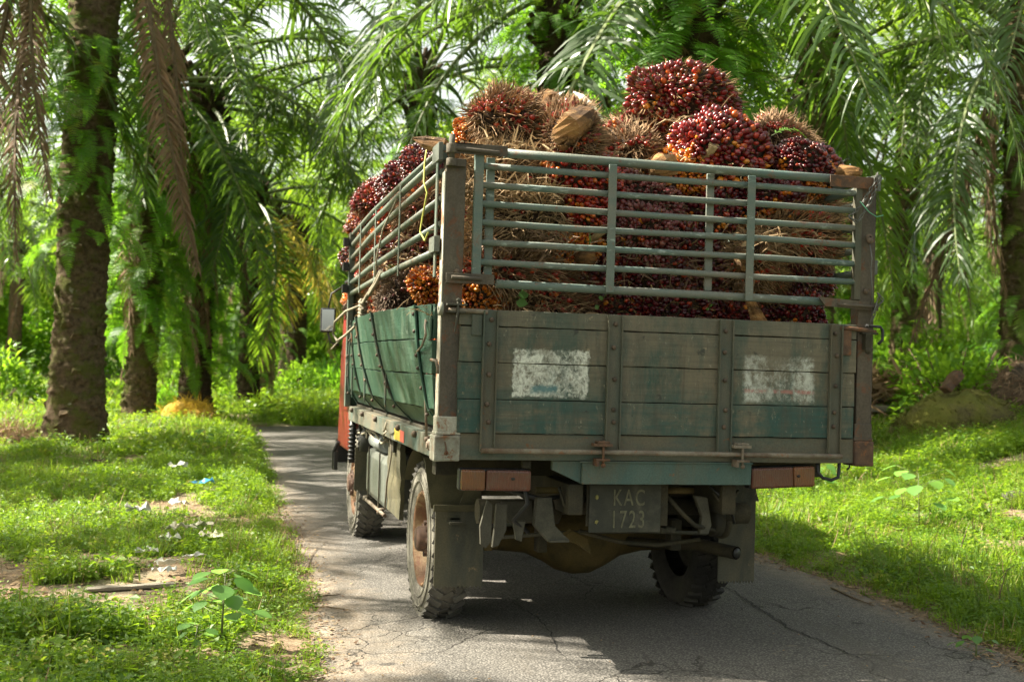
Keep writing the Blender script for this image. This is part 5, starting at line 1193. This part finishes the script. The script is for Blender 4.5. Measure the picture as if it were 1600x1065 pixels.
palm(13.2, 18.9, 7.2, .27, 29, 'slender straight palm to the right of the lorry', n=22, ferns=90, fz=(.3, 4), leaf='frond_far', dead=6)
palm(10.3, 11.0, 6.1, .33, 30, 'palm at the right edge with long drooping fronds', n=22, ferns=90, fz=(.6, 4.5), dead=4, leaf='frond')
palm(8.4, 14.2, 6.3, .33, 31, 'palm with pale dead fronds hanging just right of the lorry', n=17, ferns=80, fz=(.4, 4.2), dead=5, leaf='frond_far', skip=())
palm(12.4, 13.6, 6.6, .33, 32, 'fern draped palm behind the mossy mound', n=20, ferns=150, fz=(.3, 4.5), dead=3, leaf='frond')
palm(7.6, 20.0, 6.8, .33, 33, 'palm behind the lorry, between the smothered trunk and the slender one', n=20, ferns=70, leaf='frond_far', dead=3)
palm(-.4, 33, 6.2, .30, 34, 'palm far down the road to the left of the bend', n=15, ferns=30, leaf='frond_far', dead=3)
palm(2.2, 20.4, 7.7, .26, 36, 'palm behind the left end of the load, its trunk hidden by the lorry', n=17, ferns=160, fz=(3.5, 7.2), fscale=1.3, leaf='frond', dead=2)
SHADE = [(-7.2, -1.7, 7.4, 41, 24), (-11.5, 5.5, 7.6, 42, 16), (-13.5, 12.5, 7.8, 44, 18)]  # unseen palms added to throw dappled shade on lorry and ground
for x, y, H, sd_, n in SHADE:
    palm(x, y, H, .38, sd_, 'shade palm added just outside the picture on the left, %s' % {41: 'nearest the camera', 42: 'standing level with the lorry', 44: 'standing furthest off'}[sd_], n=n, ferns=0, dead=1 if sd_ != 41 else 0)
# rows further back
g_ = random.Random(5); kk = 0
for j, y in enumerate((28, 35, 42.5, 50, 58)):
    rown = 0
    for i in range(7 if j < 3 else 8):
        x = -11 + 8.2*i + (4.1 if j % 2 else 0) + g_.uniform(-.9, .9); yy = y + g_.uniform(-1, 1)
        if -2.04 - .22*(yy+5.2) - 7 > x or x > -2.04 + .80*(yy+5.2) + 6: continue
        if abs(x+.4) < 2.5 and abs(yy-31) < 3: continue
        if x < 10 and j >= 1 and (i+j) % 2: continue
        kk += 1
        side = 'left' if x < 0 else ('middle' if x < 14 else 'right')
        rown += 1
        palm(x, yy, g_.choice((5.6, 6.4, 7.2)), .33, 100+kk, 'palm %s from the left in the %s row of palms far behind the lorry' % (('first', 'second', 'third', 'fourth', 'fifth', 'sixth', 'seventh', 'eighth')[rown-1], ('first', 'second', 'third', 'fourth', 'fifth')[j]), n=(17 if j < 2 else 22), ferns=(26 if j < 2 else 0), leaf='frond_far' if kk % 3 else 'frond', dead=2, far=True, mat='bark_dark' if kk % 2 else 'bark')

# fronds that hang into the picture from near palms: part of named palms
def extra_frond(e, kind, v, leaf, loc, rot, sc, label=None):
    o = inst('frond', fr(kind, v, leaf), loc, rot, sc, e)
    if label: o['label'] = label
    return o
# ------------------------------------------------------------------ ground cover (instanced, nobody could count it)
def source(name, me):
    o = bpy.data.objects.new(name, me); return o
def scatter(name, P, rot, sc, idx, objs, kind='stuff'):
    col = bpy.data.collections.new(name+'_kinds')
    for k, me in enumerate(objs): col.objects.link(source('%s_kind_%02d' % (name, k), me))
    me = bpy.data.meshes.new(name); me.vertices.add(len(P)); me.vertices.foreach_set('co', np.asarray(P, np.float32).ravel())
    a = me.attributes.new('rot', 'FLOAT_VECTOR', 'POINT'); a.data.foreach_set('vector', np.asarray(rot, np.float32).ravel())
    a = me.attributes.new('scl', 'FLOAT', 'POINT'); a.data.foreach_set('value', np.asarray(sc, np.float32))
    a = me.attributes.new('idx', 'INT', 'POINT'); a.data.foreach_set('value', np.asarray(idx, np.int32))
    o = inst(name, me); o['kind'] = kind
    ng = bpy.data.node_groups.new(name+'_scatter', 'GeometryNodeTree')
    ng.interface.new_socket('Geometry', in_out='INPUT', socket_type='NodeSocketGeometry'); ng.interface.new_socket('Geometry', in_out='OUTPUT', socket_type='NodeSocketGeometry')
    N = ng.nodes; gi = N.new('NodeGroupInput'); go = N.new('NodeGroupOutput'); ip = N.new('GeometryNodeInstanceOnPoints'); ci = N.new('GeometryNodeCollectionInfo')
    ci.inputs[0].default_value = col; ci.inputs['Separate Children'].default_value = True; ci.inputs['Reset Children'].default_value = True
    def attr(nm, ty):
        x = N.new('GeometryNodeInputNamedAttribute'); x.data_type = ty; x.inputs[0].default_value = nm; return [q for q in x.outputs if q.enabled][0]
    L = ng.links; L.new(gi.outputs[0], ip.inputs['Points']); L.new(ci.outputs[0], ip.inputs['Instance']); ip.inputs['Pick Instance'].default_value = True
    L.new(attr('idx', 'INT'), ip.inputs['Instance Index']); L.new(attr('rot', 'FLOAT_VECTOR'), ip.inputs['Rotation']); L.new(attr('scl', 'FLOAT'), ip.inputs['Scale'])
    L.new(ip.outputs[0], go.inputs[0])
    md = o.modifiers.new('scatter', 'NODES'); md.node_group = ng; return o

def leaf_clump(name, n, spread, hgt, lw, ll, mat, seed, stems=True, upr=.6):
    """creeping weed: small oval leaves on short stems"""
    g = np.random.default_rng(seed); V = []; F = []
    for i in range(n):
        a = g.uniform(0, 2*np.pi); rr_ = spread*np.sqrt(g.random()); c = np.array([rr_*np.cos(a), rr_*np.sin(a), hgt*g.uniform(.15, 1)*(1-.5*(rr_/spread)**2)])
        d = g.normal(0, 1, 3); d[2] = abs(d[2])*upr*.5; d /= np.linalg.norm(d); nn = np.array([g.normal(0, .45), g.normal(0, .45), 1.]); s_ = np.cross(d, nn); s_ /= np.linalg.norm(s_)
        L = ll*g.uniform(.6, 1.25); W = lw*g.uniform(.6, 1.25)/2; k = len(V); dip = np.array([0, 0, -.12*L])
        V += [c, c+d*L*.45-s_*W, c+d*L+dip, c+d*L*.45+s_*W]; F.append((k, k+1, k+2, k+3))
        if stems and i % 3 == 0:
            k = len(V); b = c*np.array([.6, .6, 0]); V += [b+[.0012, 0, 0], b-[.0012, 0, 0], c-[.001, 0, 0], c+[.001, 0, 0]]; F.append((k, k+1, k+2, k+3))
    return np_mesh(name, V, F, mat)
def tuft(name, n, h, w, mat, seed, lean_=.5, spread=.03):
    g = np.random.default_rng(seed); P = np.stack([g.normal(0, spread, n), g.normal(0, spread, n), np.zeros(n)], 1)
    a = g.uniform(0, 2*np.pi, n); l_ = g.uniform(.1, lean_, n); D = np.stack([np.cos(a)*l_, np.sin(a)*l_, np.ones(n)], 1); D /= np.linalg.norm(D, axis=1, keepdims=True)
    Nn = np.stack([np.cos(a), np.sin(a), 0*a+.01], 1)
    V, F = strips(P, D, Nn, h*g.uniform(.5, 1.15, n), np.full(n, w), g, 3, g.uniform(.05, .35, n), (.9, 1, .7, 0)); return np_mesh(name, V, F, mat)
WEEDS = [leaf_clump('w', 46, .10, .09, .016, .024, M['weed'], 1), leaf_clump('w', 40, .12, .06, .020, .028, M['weed'], 2), leaf_clump('w', 55, .09, .15, .014, .026, M['weed'], 3, upr=1), leaf_clump('w', 30, .08, .05, .011, .018, M['weed'], 4),
         leaf_clump('w', 26, .11, .10, .028, .040, M['weed'], 5)]
TUFTS = [tuft('t', 26, .09, .0055, M['grass'], 1), tuft('t', 16, .15, .006, M['grass'], 2, .8), tuft('t', 30, .065, .005, M['grass'], 3, .9, .045), tuft('t', 12, .15, .004, M['straw'], 4, 1.2, .05)]
KINDS = WEEDS + TUFTS
def cover(name, x0, x1, y0, y1, dens, seed, scale=1.0, wt=None, hk=1.0):
    g = np.random.default_rng(seed); n = int((x1-x0)*(y1-y0)*dens); x = g.uniform(x0, x1, n); y = g.uniform(y0, y1, n)
    d = offroad(x, y); dm = dirtmask(x, y); patch = vnoise(x, y, 1.1, 31); patch2 = vnoise(x, y, .45, 33)
    lo = -2.04 - .24*(y+5.2) - 1.2; hi = -2.04 + .80*(y+5.2) + 1.0
    keep = (d > -.03-.06*g.random(n)) & (g.random(n) > np.minimum(1, dm*1.5)*.985) & (x > lo) & (x < hi) & (g.random(n) > .25*(vnoise(x, y, 2.3, 40) < .35)) & (g.random(n) < .35+sm(-.05, .22, d))
    x, y, d, patch, patch2 = x[keep], y[keep], d[keep], patch[keep], patch2[keep]; n = len(x)
    wts = np.array(wt or [.22, .17, .14, .14, .10, .06, .02, .09, .06]); idx = g.choice(9, n, p=wts/wts.sum())
    idx = np.where((patch > .66) & (g.random(n) < .45), g.choice([5, 6, 7], n), idx); idx = np.where((patch2 > .66) & (g.random(n) < .55), g.choice([2, 4], n), idx)
    sc = scale*g.uniform(.65, 1.3, n)*(.8+.5*patch)*(.70+.30*sm(0, .3, d))
    rot = np.stack([g.normal(0, .12, n), g.normal(0, .12, n), g.uniform(0, 6.28, n)], 1)
    scatter(name, np.stack([x, y, gz(x, y)-.004], 1), rot, sc, idx, KINDS)
cover('grass', -4.2, -1.3, -2.2, 4.5, 430, 1)
cover('grass', -6.5, -1.3, 4.5, 10, 260, 2, 1.05)
cover('grass', -8.5, 8, 10, 21, 95, 3, 1.8)
cover('grass', 1.8, 6.5, -1.0, 5.5, 400, 4, 1.0)
cover('grass', 1.8, 12, 5.5, 10, 190, 5, 1.35)
cover('grass', 3, 20, 10, 21, 70, 6, 2.0)
cover('grass', -14, 40, 18.5, 42, 18, 7, 3.2)

# dry leaves, twigs and grit along the road edges
def litter_mesh(n, L, w, mat, seed, fn, curl=.3, nm='leaf_litter'):
    g = np.random.default_rng(seed); V = []; F = []
    xy = fn(g, n)
    for (x, y) in xy:
        z = max(road_z(x, y), zat(x, y)) + .004 + abs(g.normal(0, .004)); a = g.uniform(0, 6.28); l_ = L*g.uniform(.3, 1.3); ww = w*g.uniform(.5, 1.4)
        d = np.array([math.cos(a), math.sin(a), 0]); s_ = np.array([-d[1], d[0], 0]); c = np.array([x, y, z]); k = len(V); h1, h2 = abs(g.normal(0, curl*ww*2)), abs(g.normal(0, curl*ww))
        V += [c-s_*ww*.5, c+s_*ww*.5, c+d*l_*.5+s_*ww+[0, 0, h1], c+d*l_*.5-s_*ww+[0, 0, h2], c+d*l_]
        F += [(k, k+1, k+2), (k, k+2, k+3), (k+3, k+2, k+4)]
    o = inst(nm, np_mesh(nm, V, F, mat)); o['kind'] = 'stuff'
def right_edge(g, n):
    y = g.uniform(-.6, 5.5, n); x = edge_r(y) + g.normal(-.10, .10, n) + .06*(vnoise(y, 0*y, 1.7, 50)-.3)*3; return list(zip(x, y))
def left_edge(g, n):
    y = g.uniform(-1.2, 6, n); x = edge_l(y) + np.abs(g.normal(.03, .09, n)); return list(zip(x, y))
litter_mesh(1500, .045, .006, M['straw'], 1, right_edge); litter_mesh(600, .03, .012, M['frond_dead'], 2, right_edge); litter_mesh(500, .12, .0025, M['frond_dead'], 3, right_edge, .1, 'twigs')
litter_mesh(700, .03, .006, M['straw'], 4, left_edge); litter_mesh(320, .10, .0022, M['frond_dead'], 5, left_edge, .1, 'twigs'); litter_mesh(350, .022, .010, M['frond_dead'], 6, left_edge)
litter_mesh(220, .02, .005, M['straw'], 7, lambda g, n: list(zip(g.uniform(-1.3, 1.9, n), g.uniform(-1, 9, n))))
litter_mesh(2600, .07, .014, M['straw'], 8, lambda g, n: [(x, y) for x, y in zip(g.uniform(-5, -1.5, n), g.uniform(-1, 6, n))], .4)
litter_mesh(2600, .07, .014, M['frond_dead'], 9, lambda g, n: [(x, y) for x, y in zip(g.uniform(2, 8, n), g.uniform(0, 9, n))], .4)
def twig(pix, r, lab, dz=.008):
    pts = [on_ground(*q) for q in pix]; m = MB(); m.tube([(q.x, q.y, max(road_z(q.x, q.y), zat(q.x, q.y))+dz) for q in pts], [r]*(len(pts)-1)+[r*.4], 5); o = m.build('twig', M['rachis_dead']); tag(o, lab, 'twig', 'twigs on the road edge')
twig([(455, 942), (500, 940), (532, 942)], .004, 'straight pale twig lying on the left road edge'); twig([(470, 952), (510, 960), (548, 968)], .0045, 'twig slanting down beside the left road edge'); twig([(476, 905), (486, 880), (498, 862)], .0025, 'thin curved twig on the left road edge, farthest away')
twig([(1298, 930), (1330, 945), (1366, 960)], .006, 'long dry twig on the right road edge'); twig([(1495, 1008), (1540, 1014), (1576, 1022)], .005, 'pale twig near the right lower corner'); twig([(1548, 795), (1575, 808), (1600, 815)], .008, 'dry twig in the grass at the right edge')

# small broad-leaved saplings and bushes
def oval_leaf(n=3):
    V = []; F = []
    for i, (t_, w_) in enumerate(((0, .02), (.15, .30), (.4, .46), (.7, .36), (.9, .14), (1.0, .0))):
        z = -.18*t_**2; V += [(t_, -w_, z+.06*w_), (t_, 0, z-.02), (t_, w_, z+.06*w_)]
    for i in range(5): b = 3*i; F += [(b, b+1, b+4, b+3), (b+1, b+2, b+5, b+4)]
    return np_mesh('leaf', V, F, M['sapling'], True)
LEAF = oval_leaf()
def sapling(x, y, h, n, lsz, seed, label, lean_=(0, 0), spread=.16, dome=.9):
    g = random.Random(seed); e = empty('sapling', (x, y, zat(x, y)-.01), 0, label, 'plant', 'broad leaved saplings in the grass')
    m = MB(); m.tube([(0, 0, 0), (lean_[0]*.4, lean_[1]*.4, h*.5), (lean_[0], lean_[1], h)], [.007, .005, .002], 6); m.build('stem', M['stem'], e)
    for k in range(n):
        f = .35 + .65*(k+.5)/n; a = k*2.4+g.uniform(-.3, .3); z = h*f; L = spread*(1.15-.6*f)*g.uniform(.6, 1.2); c = Vector((lean_[0]*f, lean_[1]*f, z)); tip = c + Vector((math.cos(a)*L, math.sin(a)*L, L*.35))
        m = MB(); m.tube([c, tip], .0018, 4); m.build('leaf_stalk', M['stem'], e)
        inst('leaf', LEAF, tip, (g.uniform(-.3, .3), g.uniform(.0, .5), a), lsz*g.uniform(.7, 1.15), e)
q = on_ground(345, 1010); sapling(q.x, q.y, .34, 22, .10, 1, 'broad leaved sapling in the left foreground grass', (.01, 0), .13)
q = on_ground(300, 1030); sapling(q.x, q.y, .16, 8, .06, 8, 'small seedling left of the big foreground sapling', (.02, 0), .08)
q = on_ground(1436, 838); sapling(q.x, q.y, .52, 15, .125, 2, 'tall pale green sapling in the sunny grass on the right', (-.02, 0), .30)
q = on_ground(1262, 775); sapling(q.x, q.y, .30, 11, .12, 3, 'bright sapling under the right end of the lorry', (.05, 0), .24)
q = on_ground(1525, 1040); sapling(q.x, q.y, .16, 9, .05, 4, 'dark little plant at the right lower corner', (0, 0), .10)
q = on_ground(318, 715); sapling(q.x, q.y, .42, 10, .10, 5, 'weedy sapling near the left road edge, far back', (0, 0), .18)
q = on_ground(500, 800); 
def dry_weed(px, py, h, seed, lab):
    q = on_ground(px, py); g = random.Random(seed); e = empty('weed_stalk', (q.x, q.y, zat(q.x, q.y)), 0, lab, 'plant', 'bare weed stalks')
    m = MB(); m.tube([(0, 0, 0), (g.uniform(-.04, .04), 0, h*.5), (g.uniform(-.1, .1), 0, h)], [.004, .003, .001], 5)
    for k in range(5): z = h*(.4+.12*k); m.tube([(0, 0, z), (g.uniform(-.08, .08), g.uniform(-.05, .05), z+.06)], .0015, 4)
    m.build('stem', M['rachis_dead'], e)
dry_weed(336, 858, .30, 1, 'bare leaning stalk in the left grass by the white litter'); dry_weed(1496, 880, .30, 2, 'dry branching stalk in the right foreground grass'); dry_weed(1330, 850, .22, 3, 'dark stalk in the grass near the right road edge')
dry_weed(1412, 800, .28, 4, 'thin stalk beside the pale green sapling'); dry_weed(1560, 960, .25, 5, 'dry stalk near the right edge of the picture')

BUSH = []
def bush_mesh(seed, R_, n, lw, ll, mat='bush'):
    g = np.random.default_rng(seed); k = np.arange(n); D = g.normal(0, 1, (n, 3)); D[:, 2] = np.abs(D[:, 2]); D /= np.linalg.norm(D, axis=1, keepdims=True)
    lump = .75+.5*vnoise(D[:, 0]*2+4, D[:, 1]*2+D[:, 2]*2+4, 1.6, seed); P = D*np.array(R_)*(lump*g.uniform(.45, 1.0, n)**.5)[:, None]
    d = D + g.normal(0, .6, (n, 3)); d /= np.linalg.norm(d, axis=1, keepdims=True); Nn = g.normal(0, .5, (n, 3)) + [0, 0, 1]
    V, F = strips(P, d, Nn, ll*g.uniform(.6, 1.3, n), lw*g.uniform(.6, 1.2, n), g, 2, .35, (.25, 1, .1)); return np_mesh('leaves', V, F, M[mat])
BM = [bush_mesh(1, (.9, .9, .8), 1500, .06, .13), bush_mesh(2, (1.2, .9, .65), 1700, .05, .14), bush_mesh(3, (.8, .8, 1.2), 1400, .07, .16), bush_mesh(4, (1.1, 1.0, .9), 1500, .045, .20, 'fern')]
stem_m = MB(); 
for k in range(7): a = k*.9; stem_m.tube([(0, 0, 0), (.3*math.cos(a), .3*math.sin(a), .4), (.55*math.cos(a), .5*math.sin(a), .75)], [.02, .014, .006], 5)
STM = stem_m.mesh('stems', M['rachis_dead'])
def bush(x, y, sc, k, label, group='bushes under the palms'):
    e = empty('bush', (x, y, zat(x, y)-.05), RNG.uniform(0, 6), label, 'bush', group); e.scale = (sc, sc, sc); inst('leaves', BM[k], parent=e)['kind'] = 'stuff'; inst('stems', STM, parent=e)
b1, b2, b3, b4, b5, b6 = on_ground(1470, 640), on_ground(1420, 640), on_ground(1500, 612), on_ground(1545, 672), on_ground(1600, 668), on_ground(1398, 655)
bush(b1.x, b1.y-.3, 1.25, 0, 'bright yellow green bush between the plank heap and the mossy mound'); bush(b2.x+.3, b2.y+.5, .9, 1, 'low bright bush beside the right corner of the lorry'); bush(b3.x, b3.y+.6, .9, 2, 'taller bright bush in front of the fern draped palm')
g_ = random.Random(9); row = [(-4.2, 26, 1.0), (-2.2, 30.5, 1.2), (.4, 29.5, 1.0), (1.9, 31, 1.3), (4.0, 28, 1.1), (-5.4, 22.5, .9), (-6.5, 22.5, 1.2), (-2.9, 23.4, .6), (5.5, 27, 1.4), (8, 25, 1.3), (10.5, 26, 1.4), (13, 24, 1.3), (15.6, 21, 1.2), (17.5, 24, 1.4), (9.5, 19.5, 1.1), (15.2, 16.8, 1.1), (6.0, 17.8+1.6, .9), (-8, 27, 1.4), (-3, 31, 1.5), (2.5, 33, 1.6), (7, 34, 1.6), (12, 33, 1.6), (17, 31, 1.6), (22, 29, 1.5), (20.5, 24.5, 1.3), (26, 33, 1.6)]
labs = ['%s undergrowth bush %s, %s' % (('round leafed', 'low spreading', 'tall leafy', 'ferny')[i % 4], 'left of the road bend' if x < -1 else 'beyond the road bend' if x < 4 else 'behind the lorry' if x < 10 else 'right of the lorry among the palms', 'near' if y < 22 else 'middle distance' if y < 29 else 'far off' if i % 8 < 4 else 'farthest off') for i, (x, y, s_) in enumerate(row)]
for i, (x, y, s_) in enumerate(row):
    same = sorted(row[k][0] for k in range(len(row)) if labs[k] == labs[i])
    bush(x, y, s_, i % 4, labs[i] + ('' if len(same) == 1 else ', left one of two' if same[0] == x else ', right one of two'), 'undergrowth bushes')
# distant wood: one mass
def wood():
    g = np.random.default_rng(4); P = []; idx = []; sc = []
    for k in range(900):
        y = g.uniform(58, 110); x = g.uniform(-2.04-.30*(y+5.2)-6, -2.04+.85*(y+5.2)+6); z = g.uniform(0, 1)**1.1*9.0
        P.append((x, y, z)); idx.append(g.integers(0, 4)); sc.append(g.uniform(1.8, 3.2))
    rot = np.stack([g.normal(0, .4, 900), g.normal(0, .4, 900), g.uniform(0, 6.28, 900)], 1)
    scatter('far_wood', P, rot, sc, idx, BM)
wood()
# mounds and heaps
def mound(name, x, y, rad, label, cat, mat, seed, hairs=0, hmat=None, ln=.25, sag=0):
    g = np.random.default_rng(seed); n, m_ = 28, 14; V = []
    for i in range(m_+1):
        th = math.pi/2*i/m_
        for j in range(n):
            ph = 2*math.pi*j/n; k = 1+.16*(float(vnoise(math.cos(ph)*2+4, math.sin(ph)*2+th*2+4, 1.2, seed))-.5)*2
            V.append((rad[0]*math.sin(th)*math.cos(ph)*k, rad[1]*math.sin(th)*math.sin(ph)*k, rad[2]*math.cos(th)*k-.1))
    F = [(i*n+j, (i+1)*n+j, (i+1)*n+(j+1) % n, i*n+(j+1) % n) for i in range(m_) for j in range(n)]
    e = empty(name, (x, y, zat(x, y)), 0, label, cat); inst('body', np_mesh('body', V, F, mat, True), parent=e)
    if hairs:
        D = g.normal(0, 1, (hairs, 3)); D[:, 2] = np.abs(D[:, 2]); D /= np.linalg.norm(D, axis=1, keepdims=True); P = D*np.array(rad)*1.0 - [0, 0, .1]; d = D*.5 + g.normal(0, .5, D.shape); d[:, 2] -= .3; d /= np.linalg.norm(d, axis=1, keepdims=True)
        V, F = strips(P, d, g.normal(0, 1, D.shape), ln*g.uniform(.5, 1.3, hairs), np.full(hairs, .014), g, 2, .4, (.8, 1, .2)); inst('strands', np_mesh('strands', V, F, hmat), parent=e)['kind'] = 'stuff'
M['ochre'] = worn('ochre_husk', (.50, .30, .03), (.38, .23, .03), (.20, .17, .03), 4, rough=.95, bump=1); M['ochre_straw'] = leafmat('ochre_straw', [(.42, .26, .025), (.55, .36, .05)], (.6, .45, .05), .8, .3, .2)
M['moss'] = worn('mossy_earth', (.15, .16, .022), (.20, .19, .035), (.11, .085, .045), 3, rough=.95, bump=1, bd=.03); M['earth'] = worn('root_earth', (.10, .07, .045), (.16, .11, .07), (.05, .04, .03), 4, rough=.95, bump=1, bd=.03)
q = on_ground(278, 664); mound('husk_heap', q.x+.2, q.y-.3, (.58, .45, .56), 'ochre heap of rotting husks at the foot of the left palms', 'heap', M['ochre'], 3, 700, M['ochre_straw'], .22)
mound('mossy_mound', b4.x, b4.y+.5, (.95, .6, .55), 'moss covered mound at the right edge under the palms', 'mound', M['moss'], 5, 900, M['moss'], .10)
mound('root_mass', b5.x+.9, b5.y+1.0, (.6, .6, .75), 'brown root mass of a felled palm at the right edge', 'mound', M['earth'], 6, 900, M['frond_dead'], .3)
q = on_ground(20, 690); mound('dead_frond_heap', q.x-.1, q.y, (.55, .4, .22), 'heap of dry grey brown fronds at the foot of the left edge palm', 'heap', M['earth'], 7, 900, M['straw'], .45)
# block of cut trunk leaning on the mound
m = MB(); m.box((-.07, -.10, 0), (.09, .10, .42), Matrix.Rotation(R(42), 4, 'Y'), 5, .022, 2); o = m.build('wood_block', M['rust'], bevel=.03); o.location = (b4.x-.42, b4.y+.35, zat(b4.x, b4.y)+.48); o.scale = (.8, .8, .8); tag(o, 'reddish cut block of trunk leaning on the mossy mound', 'wood')
# plank heap with dry fronds
px_, py_ = b6.x-.1, b6.y+.3; zg = zat(px_, py_)
M['plank_grey'] = worn('weathered_plank', (.26, .23, .18), (.34, .30, .24), (.15, .12, .09), 4, (.2, 1, 1), rough=.9)
for k, (dx, dy, z, L, rz, rx, lab) in enumerate(((0, 0, .28, 1.5, R(-8), 0, 'long weathered plank lying on top of the heap right of the lorry'), (-.1, .35, .22, 1.4, R(-2), 0, 'second plank behind the top one on the heap'), (.1, -.25, .14, 1.2, R(-14), .1, 'lower plank at the front of the plank heap'))):
    m = MB(); m.box((-L/2, -.14, 0), (L/2, .14, .08), None, 8, .004); o = m.build('plank', M['plank_grey'], bevel=.006); o.location = (px_+dx, py_+dy, zg+z); o.rotation_euler = (rx, 0, rz); tag(o, lab, 'plank', 'planks in the heap')
m = MB(); m.box((-.05, -.05, 0), (.05, .05, .55), Matrix.Rotation(R(28), 4, 'Y')); o = m.build('prop', M['plank_grey']); o.location = (px_+.35, py_-.45, zg-.05); tag(o, 'broken grey prop leaning under the plank heap', 'wood')
straw('dry_fronds', (px_-.2, py_+.2, zg+.46), (.50, .25, .07), 900, .45, 8, M['straw'], .018, 'dry straw coloured fronds piled on the plank heap', 'heap')

# ------------------------------------------------------------------ litter on the left grass
M['paper'] = plain('white_litter', (.55, .55, .50), .7, var=.3, sc=30); M['bluebag'] = plain('blue_wrapper', (.06, .30, .52), .35, var=.3, sc=30); M['cream'] = plain('cream_plastic', (.55, .52, .38), .45, var=.15)
def crumple(px, py, w_, h_, seed, mat, name, label, cat, rz=0, lift=.05):
    q = on_ground(px, py); g = np.random.default_rng(seed); n = 7; V = []; w_ *= 1.1; h_ *= 1.1
    for i in range(n):
        for j in range(5):
            u, v_ = i/(n-1)-.5, j/4-.5; V.append((u*w_+g.normal(0, w_*.05), v_*h_+g.normal(0, h_*.08), abs(g.normal(0, w_*.16))))
    F = [(i*5+j, i*5+j+1, (i+1)*5+j+1, (i+1)*5+j) for i in range(n-1) for j in range(4)]
    o = inst(name, np_mesh(name, V, F, mat), (q.x, q.y, zat(q.x, q.y)+lift+.035), (0, 0, rz)); md = o.modifiers.new('thick', 'SOLIDIFY'); md.thickness = .002; tag(o, label, cat, 'litter on the left verge')
crumple(315, 776, .16, .14, 1, M['bluebag'], 'wrapper', 'crumpled blue wrapper in the left grass', 'wrapper', .4, .09)
crumple(279, 808, .13, .12, 2, M['paper'], 'paper_scrap', 'white crumpled paper just below the blue wrapper', 'litter', .2, .07)
crumple(277, 746, .17, .10, 3, M['paper'], 'paper_scrap', 'white scrap highest up the left grass', 'litter', .6, .08)
crumple(215, 818, .18, .06, 4, M['paper'], 'bottle_scrap', 'pale flattened bottle left of the white paper', 'litter', .3, .06)
crumple(285, 849, .18, .08, 5, M['cream'], 'cup_scrap', 'long cream plastic piece, left one of the pair', 'litter', -.3, .06)
crumple(316, 842, .10, .11, 6, M['cream'], 'cup_scrap', 'upright cream plastic piece beside the long one', 'litter', .9, .06)
crumple(330, 858, .14, .07, 7, M['cream'], 'cup_scrap', 'cream plastic piece nearest the road', 'litter', -.2, .05)
crumple(265, 860, .12, .09, 8, M['paper'], 'paper_scrap', 'white paper just left of the cream plastic pieces', 'litter', .2, .04)
crumple(262, 897, .13, .05, 9, M['paper'], 'paper_scrap', 'white strip of paper lying on the bare soil', 'litter', .5, .02)
crumple(256, 911, .12, .06, 10, M['paper'], 'paper_scrap', 'white paper lying at the end of the old board', 'litter', .1, .03)
crumple(303, 886, .11, .04, 11, M['paper'], 'paper_scrap', 'small white scrap right of the paper strip', 'litter', .4, .03)
crumple(228, 879, .12, .03, 12, M['paper'], 'paper_scrap', 'thin white scrap above the bare soil', 'litter', .1, .03)
crumple(150, 738, .15, .10, 13, M['earth'], 'dead_leaf', 'brown dead leaf in the grass before the left trunk', 'leaf', .1, .08)
q = on_ground(205, 921); m = MB(); m.box((-.24, -.035, 0), (.24, .035, .016), None, 8, .003); o = m.build('old_board', M['plank_grey']); o.location = (q.x, q.y, zat(q.x, q.y)+.01); o.rotation_euler = (0, 0, .25); tag(o, 'short grey board lying on the sandy patch at the left', 'board')
q = on_ground(62, 948); m = MB(); m.blob((0, 0, 0), (.10, .07, .04), 9, 5, .15); o = m.build('stone', M['cap']); o.location = (q.x, q.y, zat(q.x, q.y)+.01); tag(o, 'flat pale stone at the left end of the sandy patch', 'stone')
q = on_ground(1590, 785); m = MB(); m.blob((0, 0, 0), (.16, .12, .08), 10, 6, .12); o = m.build('stone', M['hanger']); o.location = (q.x, q.y, zat(q.x, q.y)+.03); tag(o, 'grey stone in the grass at the right edge', 'stone')
q = on_ground(1205, 815); m = MB(); m.blob((0, 0, 0), (.17, .08, .03), 10, 4, .15); o = m.build('stone', M['cap']); o.location = (q.x, q.y, zat(q.x, q.y)+.05); tag(o, 'pale flat slab in the sunny grass beside the mud flap', 'stone')
# greenery caught in the load
def sprig(px, py, Y, lab, n=4, sz=.05, seed=1):
    g = random.Random(seed); p = at_y(px, py, Y); e = empty('leaf_sprig', p, 0, lab, 'leaves', 'green sprigs caught in the load')
    m = MB(); m.tube([(0, 0, 0), (.03, -.01, .05)], .0015, 4); m.build('stem', M['stem'], e)
    for k in range(n): inst('leaf', LEAF, (g.uniform(-.03, .03), 0, g.uniform(-.02, .04)), (R(60), g.uniform(-1, 1.5), g.uniform(-1.5, 1)), sz*g.uniform(.7, 1.1), e)
sprig(805, 468, .12, 'two green leaves poking out above the tailgate on the left', 3, .055, 2); sprig(940, 470, .12, 'tiny green sprig above the tailgate near the middle', 2, .03, 3); sprig(1108, 478, .12, 'thin green sprig above the tailgate, right of middle', 3, .028, 4); sprig(918, 372, .12, 'pale green leaf caught between the rails', 1, .06, 5)
p = at_y(1205, 212, .35); o = inst('fern_leaf', FERN[3], p, (.4, .1, -.1), .32); tag(o, 'yellow green fern leaf lying on the load near the purple bunch', 'leaf')
p = at_x(605, 415, -1.0); o = inst('fern_leaf', FERN[0], p, (.4, .6, -1.2), .25); tag(o, 'fern leaf poking through the left rack', 'leaf')
